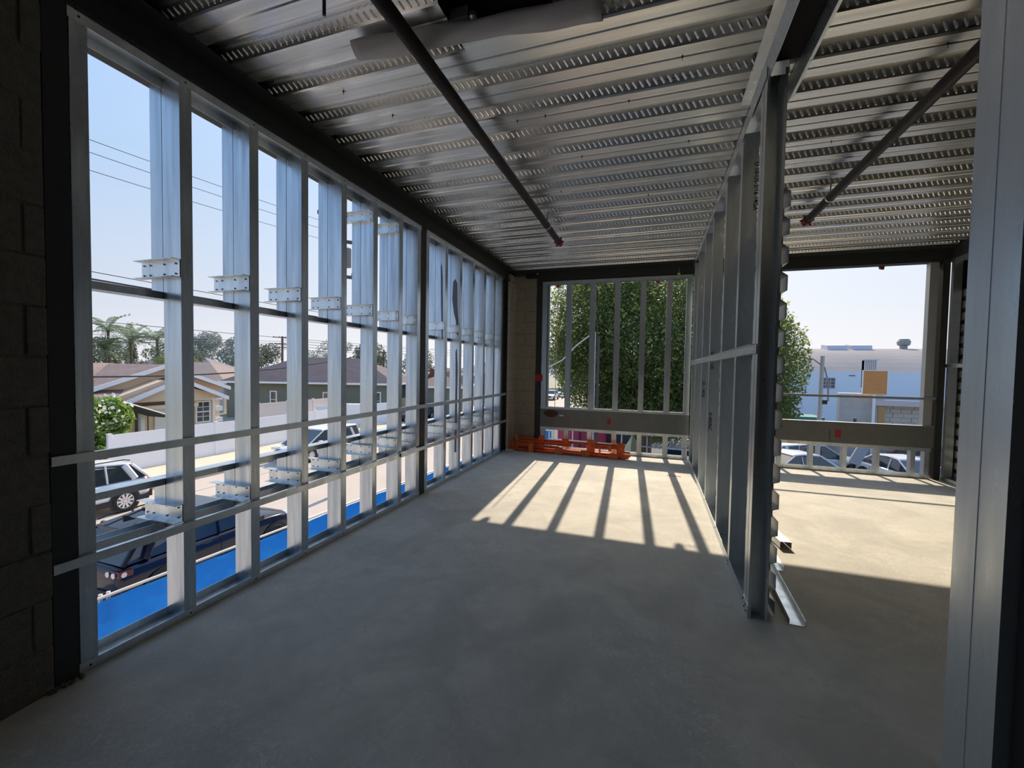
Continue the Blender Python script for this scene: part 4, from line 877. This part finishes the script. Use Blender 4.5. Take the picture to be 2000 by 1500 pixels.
for k in range(12):
    x = 1.72-(.3 if k % 2 else 0)
    while x < 6.4:
        if b0 is None: b0 = MB().box(0, .385, 0, .07, 0, .19).build('block', cmm, cm); o = b0
        else: o = inst(b0, 'block', (0, 0, 0), cm)
        o.location = (max(x, 1.71), .30+r.uniform(-.012, .012), 1.45+k*.2); x += .40
MB().box(1.35, 6.5, -.1, .8, 3.80, 4.06).build('fascia', mat('pale_pink_fascia', (.62, .57, .56), .7), cm); MB().box(1.7, 6.5, .2, .4, 4.06, 4.2).build('fascia', mat('pale_blue_trim', (.52, .58, .66), .7), cm)
MB().box(1.5, 1.75, -.05, .1, 2.6, 3.75).build('timber_post', mat('bare_timber', (.50, .30, .12), .8), cm)
MB().box(0, 1.7, -.03, .33, 4.28, 4.34).build('coping', whitepaint, cm)
pl = empty('plywood_sign_board', (9.18*KB, 23.7*KB, ZB), 0, label='square orange plywood board standing above the block building', cat='board')
MB().box(0, .90, 0, .05, 4.33, 5.40).build('board', mat('orange_plywood', (.72, .32, .10), .7, noise=(2, (.62, .26, .08), .7), stretch=(1, 1, 8), coords='World'), pl)
m = MB(); 
for a in ((-.03, 0, 4.3, 5.43), (.90, .93, 4.3, 5.43)): m.box(a[0], a[1], -.01, .06, a[2], a[3])
m.box(0, .9, -.01, .06, 5.40, 5.43); m.build('board_frame', whitepaint, pl); MB().box(.4, .5, 0, .06, .8, 4.33).build('post', whitepaint, pl)
tk = empty('roof_unit', (9.55*KB, 24.6*KB, ZB+4.05*KB), 0, label='small pale ribbed unit behind the plywood board', cat='vent unit')
m = MB()
for i in range(7): m.box(i*.075, i*.075+.035, 0, .3, .5, 1.9)
m.box(-.03, .55, -.02, .32, 1.86, 1.92); m.box(-.03, .55, -.02, .32, .45, .52); m.build('ribs', mat('pale_metal', (.62, .66, .68), .5, .2), tk); MB().box(0, .5, .04, .28, 0, 1.85).build('casing', mat('pale_metal_painted_shade', (.42, .46, .48), .5), tk)  # casing is a darker copy of the rib metal, shade painted in
for q_ in (cm, pl, tk): q_.scale = (KB, KB, KB)
lp = empty('street_lamp', (7.72, 24.4, G), 0, label='pale street lamp pole with long curved arm before the blue warehouse', cat='street lamp')
MB().tube([(0, 0, 0), (.05, 0, 6.1)], .11, 10, .09).build('pole', mat('pale_pole', (.5, .46, .42), .6), lp)
MB().tube([(.35, 0, 3.9), (.33, 0, 4.8), (.15, 0, 5.55), (-.35, 0, 5.95), (-1.1, 0, 6.02), (-1.7, 0, 5.98)], .04, 8, .03).build('arm', MATS['dull_metal'], lp)
MB().box(-2.05, -1.65, -.1, .1, 5.93, 6.03).build('lamp_head', MATS['dull_metal'], lp)
MB().box(.02, .3, -.08, .1, 3.75, 3.95).build('bracket', trimk, lp)
MB().tube([(1.55, .2, 2.2), (1.55, .2, 3.1)], .07, 8).build('marker_post', woodp, lp)
# yard clutter behind the low strip
def clutter(lab, name, cat, loc, parts, rz=0):
    r_ = empty(name, loc, rz, label=lab, cat=cat)
    for nm, mm, m_ in parts: mm.build(nm, m_, r_)
    if loc[0] < 2: r_.scale = (1.3, 1.3, 1.3)
    return r_
mag = mat('magenta_panel', (.36, .035, .09), .6); bluep = mat('blue_poster', (.02, .22, .55), .5); dkgl = mat('dark_blue_panel', (.05, .07, .12), .5)
clutter('blue and white banner stand at the left end of the low strip', 'banner', 'banner', (-5.45, 21.4, G), [('panel', MB().box(0, .42, 0, .03, .5, 1.9), whitepaint), ('print', MB().box(.06, .36, -.008, 0, .6, 1.55), bluep), ('pole', MB().tube([(.21, .05, 0), (.21, .05, 1.9)], .02), trimk)])
clutter('magenta container behind the white railing', 'container', 'container', (-4.9, 22.6, G), [('box', MB().box(0, 1.9, 0, 1.2, .1, 2.0), mag), ('frame', MB().box(-.04, 1.94, -.03, -.001, 1.92, 2.02).box(.9, .96, -.03, -.001, .1, 2.0), trimk)])
m = MB()
for z in (1.75, 1.35): m.tube([(0, 0, z), (4.6, .3, z-.12)], .025, 6)
for x in (0, .9, 1.8, 2.7, 3.6, 4.6): m.tube([(x, x*.065, 0), (x, x*.065, 1.8-x*.025)], .025, 6)
clutter('white pipe railing in the yard behind the orange frames', 'railing', 'railing', (-4.9, 20.6, G), [('rail', m, whitepaint)])
clutter('dark blue truck bed box in the yard', 'truck_box', 'truck box', (-3.0, 24.6, G), [('box', MB().box(0, 1.5, 0, 1.4, .7, 1.9), dkgl), ('rail', MB().box(-.05, 1.55, -.05, -.001, 1.5, 1.58), whitepaint), ('skid', MB().box(0, 1.5, 0, 1.4, 0, .7), trimk)])
clutter('low trailer with grey bed between the railing and the van', 'trailer', 'trailer', (-2.4, 21.3, G), [('bed', MB().box(0, 1.4, 0, 2.2, .55, .75), MATS['dull_metal']), ('wheel', MB().lathe([(.2, -.08), (.3, -.08), (.3, .08), (.2, .08)], (.5, -.1, .3), 'y', 16), tyre), ('drawbar', MB().tube([(-.6, .6, .5), (0, .8, .6)], .04), trimk)])
clutter('yellow and white crumpled sheeting on the trailer end', 'sheeting', 'sheet', (-1.35, 20.6, G+.97), [('sheet', MB().add([(0, 0, 0), (.7, 0, .1), (.6, .3, .5), (.35, .2, .95), (.1, .3, .45), (.3, -.15, .3)], [(0, 1, 5), (1, 2, 5), (2, 3, 5), (3, 4, 5), (4, 0, 5), (0, 4, 3, 2, 1)]), mat('pale_yellow_sheet', (.68, .68, .42), .8))])
clutter('white plastic drum with a black hose in the last low bay of the far wall', 'drum', 'drum', (1.25, 15.5, G), [('drum', MB().lathe([(.0, 0), (.42, 0), (.45, .3), (.42, 1.0), (.2, 1.2), (.0, 1.22)], (0, 0, .4), n=20), mat('white_drum', (.72, .74, .80), .5)), ('stand', MB().box(-.4, .4, -.4, .4, 0, .4), trimk), ('hose', MB().tube([(-.5, -.3, .3), (-.35, -.4, 1.0), (-.1, -.42, 1.5), (.1, -.3, 1.75)], .035), blackrub)])
clutter('teal green container wall behind the cars in the right low strip', 'container', 'container', (7.6, 30.0, G), [('box', MB().box(0, 2.2, 0, 2, 0, 2.6), mat('teal_panel', (.06, .22, .19), .7))])
clutter('dark forklift body in front of the teal container', 'forklift', 'forklift', (7.9, 28.3, G), [('body', MB().box(0, 1.3, 0, 1.2, .4, 1.1), trimk), ('mast', MB().add([(.1, 0, 1.1), (1.2, 0, 1.1), (.8, 0, 2.1), (.1, .8, 1.1), (1.2, .8, 1.1), (.8, .8, 2.1)], [(0, 1, 2), (3, 5, 4), (0, 2, 5, 3), (1, 4, 5, 2), (0, 3, 4, 1)]), trimk), ('wheel', MB().lathe([(.1, -.1), (.32, -.1), (.32, .1), (.1, .1)], (1.2, -.1, .32), 'y', 16), tyre)])
clutter('tilted grey folded table leaning against a grey box', 'folding_table', 'table', (8.7, 23.6, G+1.1), [('top', MB().prism([(0, 0), (.55, 1.2), (.95, 1.05), (.45, -.1)], 'y', 0, .12), mat('grey_plastic', (.36, .37, .42), .5)), ('leg', MB().box(.1, .2, .02, .1, -.9, .1), trimk)])

# ================================================================ THINGS IN THE ROOM
def pipe(lab, x, z, y0, y1, r, name='sprinkler_pipe'):
    root = empty(name, (x, y0, z), 0, label=lab, cat='pipe', group='black sprinkler pipes')
    MB().tube([(0, 0, 0), (0, y1-y0, 0)], r, 14).build('pipe', blackpipe, root, smooth=True)
    m = MB().lathe([(r*1.05, -.05), (r*1.25, -.045), (r*1.25, .03), (r*.9, .05)], (0, y1-y0, 0), 'y', 14)
    for k in range(6):
        a = k*math.pi/3; m.tube([(0, y1-y0-.01, 0), (1.75*r*math.cos(a), y1-y0-.01, 1.75*r*math.sin(a))], .010, 5)
    m.build('end_cap', redcap, root)
    m = MB(); m.tube([(-.0, y1-y0-.62, r*1.02), (-.0, y1-y0-.62, ZD-z+.01)], .005, 6); m.build('hanger_rod', mat('zinc_rod', (.22, .22, .22), .4, .8), root)
    m = MB().lathe([(r*1.04, -.012), (r*1.10, -.012), (r*1.10, .012), (r*1.04, .012)], (0, y1-y0-.62, 0), 'y', 14); m.build('hanger_ring', galv, root)
    return root
pipe('long black sprinkler pipe with red end cap hanging under the deck of the left room', -1.165, 2.99, .3, 5.22, .0365)
pipe('black sprinkler pipe with red end cap hanging in the right room', 1.465, 3.0, .9, 5.20, .0365)
o = MB().tube([(-1.47, 1.60, 3.0), (-1.47, 1.60, 3.131)], .008, 8).build('threaded_rod', trimk); tag(o, 'short black threaded rod hanging from the deck at the top edge', 'rod'); o.location = (0, 0, 0)
# half-round plastic sheet under the open slot
sh = MB(); n1, n2 = 30, 10
for i in range(n1+1):
    t = i/n1; cx = -1.55+1.27*t; cyy = 1.93+.14*t; r_ = .062+.006*math.sin(t*9)
    for j in range(n2+1):
        a = math.pi*(1.02+.96*j/n2); sh.v.append((cx, cyy+r_*math.cos(a)*1.0, 3.105+.02*t+r_*math.sin(a)*.9+.004*math.sin(t*21+j)))
sh.f = [(i*(n2+1)+j, i*(n2+1)+j+1, (i+1)*(n2+1)+j+1, (i+1)*(n2+1)+j) for i in range(n1) for j in range(n2)]
o = sh.build('plastic_trough', mat('grey_plastic_film', (.55, .53, .52), .42, noise=(6, (.46, .44, .44), .7), coords='World'), None, smooth=True); sd = o.modifiers.new('s', 'SOLIDIFY'); sd.thickness = .004
tag(o, 'long grey half-round plastic sheet slung below the slot in the deck', 'plastic sheet')
o = MB().box(-.05, .05, -.02, .02, 0, .05).tube([(-.05, 0, .01), (-.16, -.03, .03)], .004, 5).lathe([(.006, 0), (.018, .01), (.018, .03), (.006, .04)], (.07, 0, -.01), n=8).build('deck_hanger', galv, None); o.location = (-.96, 1.955, 3.125); tag(o, 'small metal hanger clip at the left end of the deck slot', 'bracket')
# yellow level clip
o = MB().lathe([(.003, .04), (.02, .02), (.025, 0), (.01, -.01)], (0, 0, 0), n=10).tube([(0, 0, .03), (0, 0, .1)], .003, 5).build('plumb_clip', mat('yellow_plastic', (.55, .60, .08), .5), None); o.location = (.33, YF-.03, 2.945); tag(o, 'tiny yellow clip under the far beam near the partition', 'clip')
# channel scraps on the right room floor
def scrap(lab, a, b, w_, hgt, name='metal_channel'):
    a, b = Vector((*a, 0)), Vector((*b, 0)); L_ = (b-a).length
    o = MB().strip([(-w_/2, hgt), (-w_/2, 0), (w_/2, 0), (w_/2, hgt)][::-1], 'x', 0, L_, .002).build(name, galv, None)
    o.location = (a.x, a.y, .003); o.rotation_euler = (0, 0, math.atan2(b.y-a.y, b.x-a.x)); tag(o, lab, 'metal channel', 'loose channels on the right room floor'); return o
scrap('longest loose channel on the floor, its end sticking out past the partition', (.795, 2.70), (.83, 3.95), .075, .032)
scrap('short narrow loose channel behind the longest one', (.885, 3.42), (.905, 3.98), .05, .03)
o = MB().strip([(-.04, .002), (-.04, .055), (.04, .055), (.04, .002)], 'x', 0, .62, .002).build('metal_channel', galv, None); o.location = (1.035, 3.86, .003); o.rotation_euler = (0, 0, R(97)); tag(o, 'upturned box-like channel offcut lying in the sunlight beside the partition', 'metal channel', 'loose channels on the right room floor')
# stack of orange steel frames at the far wall
of = empty('form_brace_stack', (-2.25, 6.98, 0), R(-1.5), label='low stack of orange steel frames lying along the far wall', cat='steel frames')
yb = [0, .07, -.07]
def C_(x0, x1, y, z, h_=.040, w_=.04): return MB().strip([(y, z), (y+w_, z), (y+w_, z+h_), (y, z+h_)], 'x', x0, x1, .005)
for nm, x0, x1, y, z in [('rail', .0, 1.80, .09, .012), ('rail', .03, 1.82, .09, .160), ('rail', .0, 1.86, -.10, .004), ('rail', .02, .78, -.09, .088), ('rail', .05, .95, .0, .13), ('rail', 1.30, 1.72, .02, .14)]: C_(x0, x1, y, z).build(nm, orange, of)
for (x, y, z0, z1, w_) in [(.27, -.125, .0, .155, .085), (.38, .10, .05, .255, .10), (.73, -.12, .01, .12, .13), (.79, .10, .10, .235, .12), (1.16, -.12, .0, .10, .14), (1.22, .10, .05, .245, .13), (1.42, .08, .02, .18, .03), (1.60, -.13, .0, .09, .15), (1.70, .09, .03, .23, .13), (1.58, .02, .1, .2, .05), (1.76, -.06, .03, .2, .04)]:
    MB().box(x, x+w_, y, y+.008, z0, z1).box(x, x+w_, y, y+.04, z1-.008, z1).build('plate', orange, of)
for (x, y, z, h_) in [(-.03, .06, .03, .16), (-.07, -.02, .02, .13), (.0, -.05, .19, .09)]: MB().prism([(x, z), (x+.045, z), (x+.05, z+h_*.6), (x+.02, z+h_), (x, z+h_*.7)], 'y', y, y+.02).build('end_lug', orange, of)
for k in range(5): MB().lathe([(.012, -.02), (.018, -.02), (.018, .02), (.012, .02)], (-.10, -.03, .03+k*.025), 'y', 8).build('threaded_end', orange, of)
for (x, y, z) in [(1.86, -.08, .03), (1.88, -.02, .05), (1.87, .05, .09)]: MB().tube([(x-.08, y, z), (x+.05, y, z)], .018, 8).build('pin', orange, of)
m = MB()
for i in range(9): m.tube([(.85+i*.045, -.13, .02), (.85+i*.045, -.13, .14)], .002, 4)
for j in range(4): m.tube([(.85, -.13, .03+j*.035), (1.22, -.13, .03+j*.035)], .002, 4)
m.build('wire_mesh', mat('zinc_rod', (.22, .22, .22), .4, .8), of)
# tie wire sticking out at the partition foot
o = MB().tube([(0, 0, 0), (.12, -.02, .03), (.22, 0, .05)], .0025, 5).build('tie_wire', wire); o.location = (.34, 7.1, .18); tag(o, 'thin tie wire poking out at the far foot of the partition', 'wire')
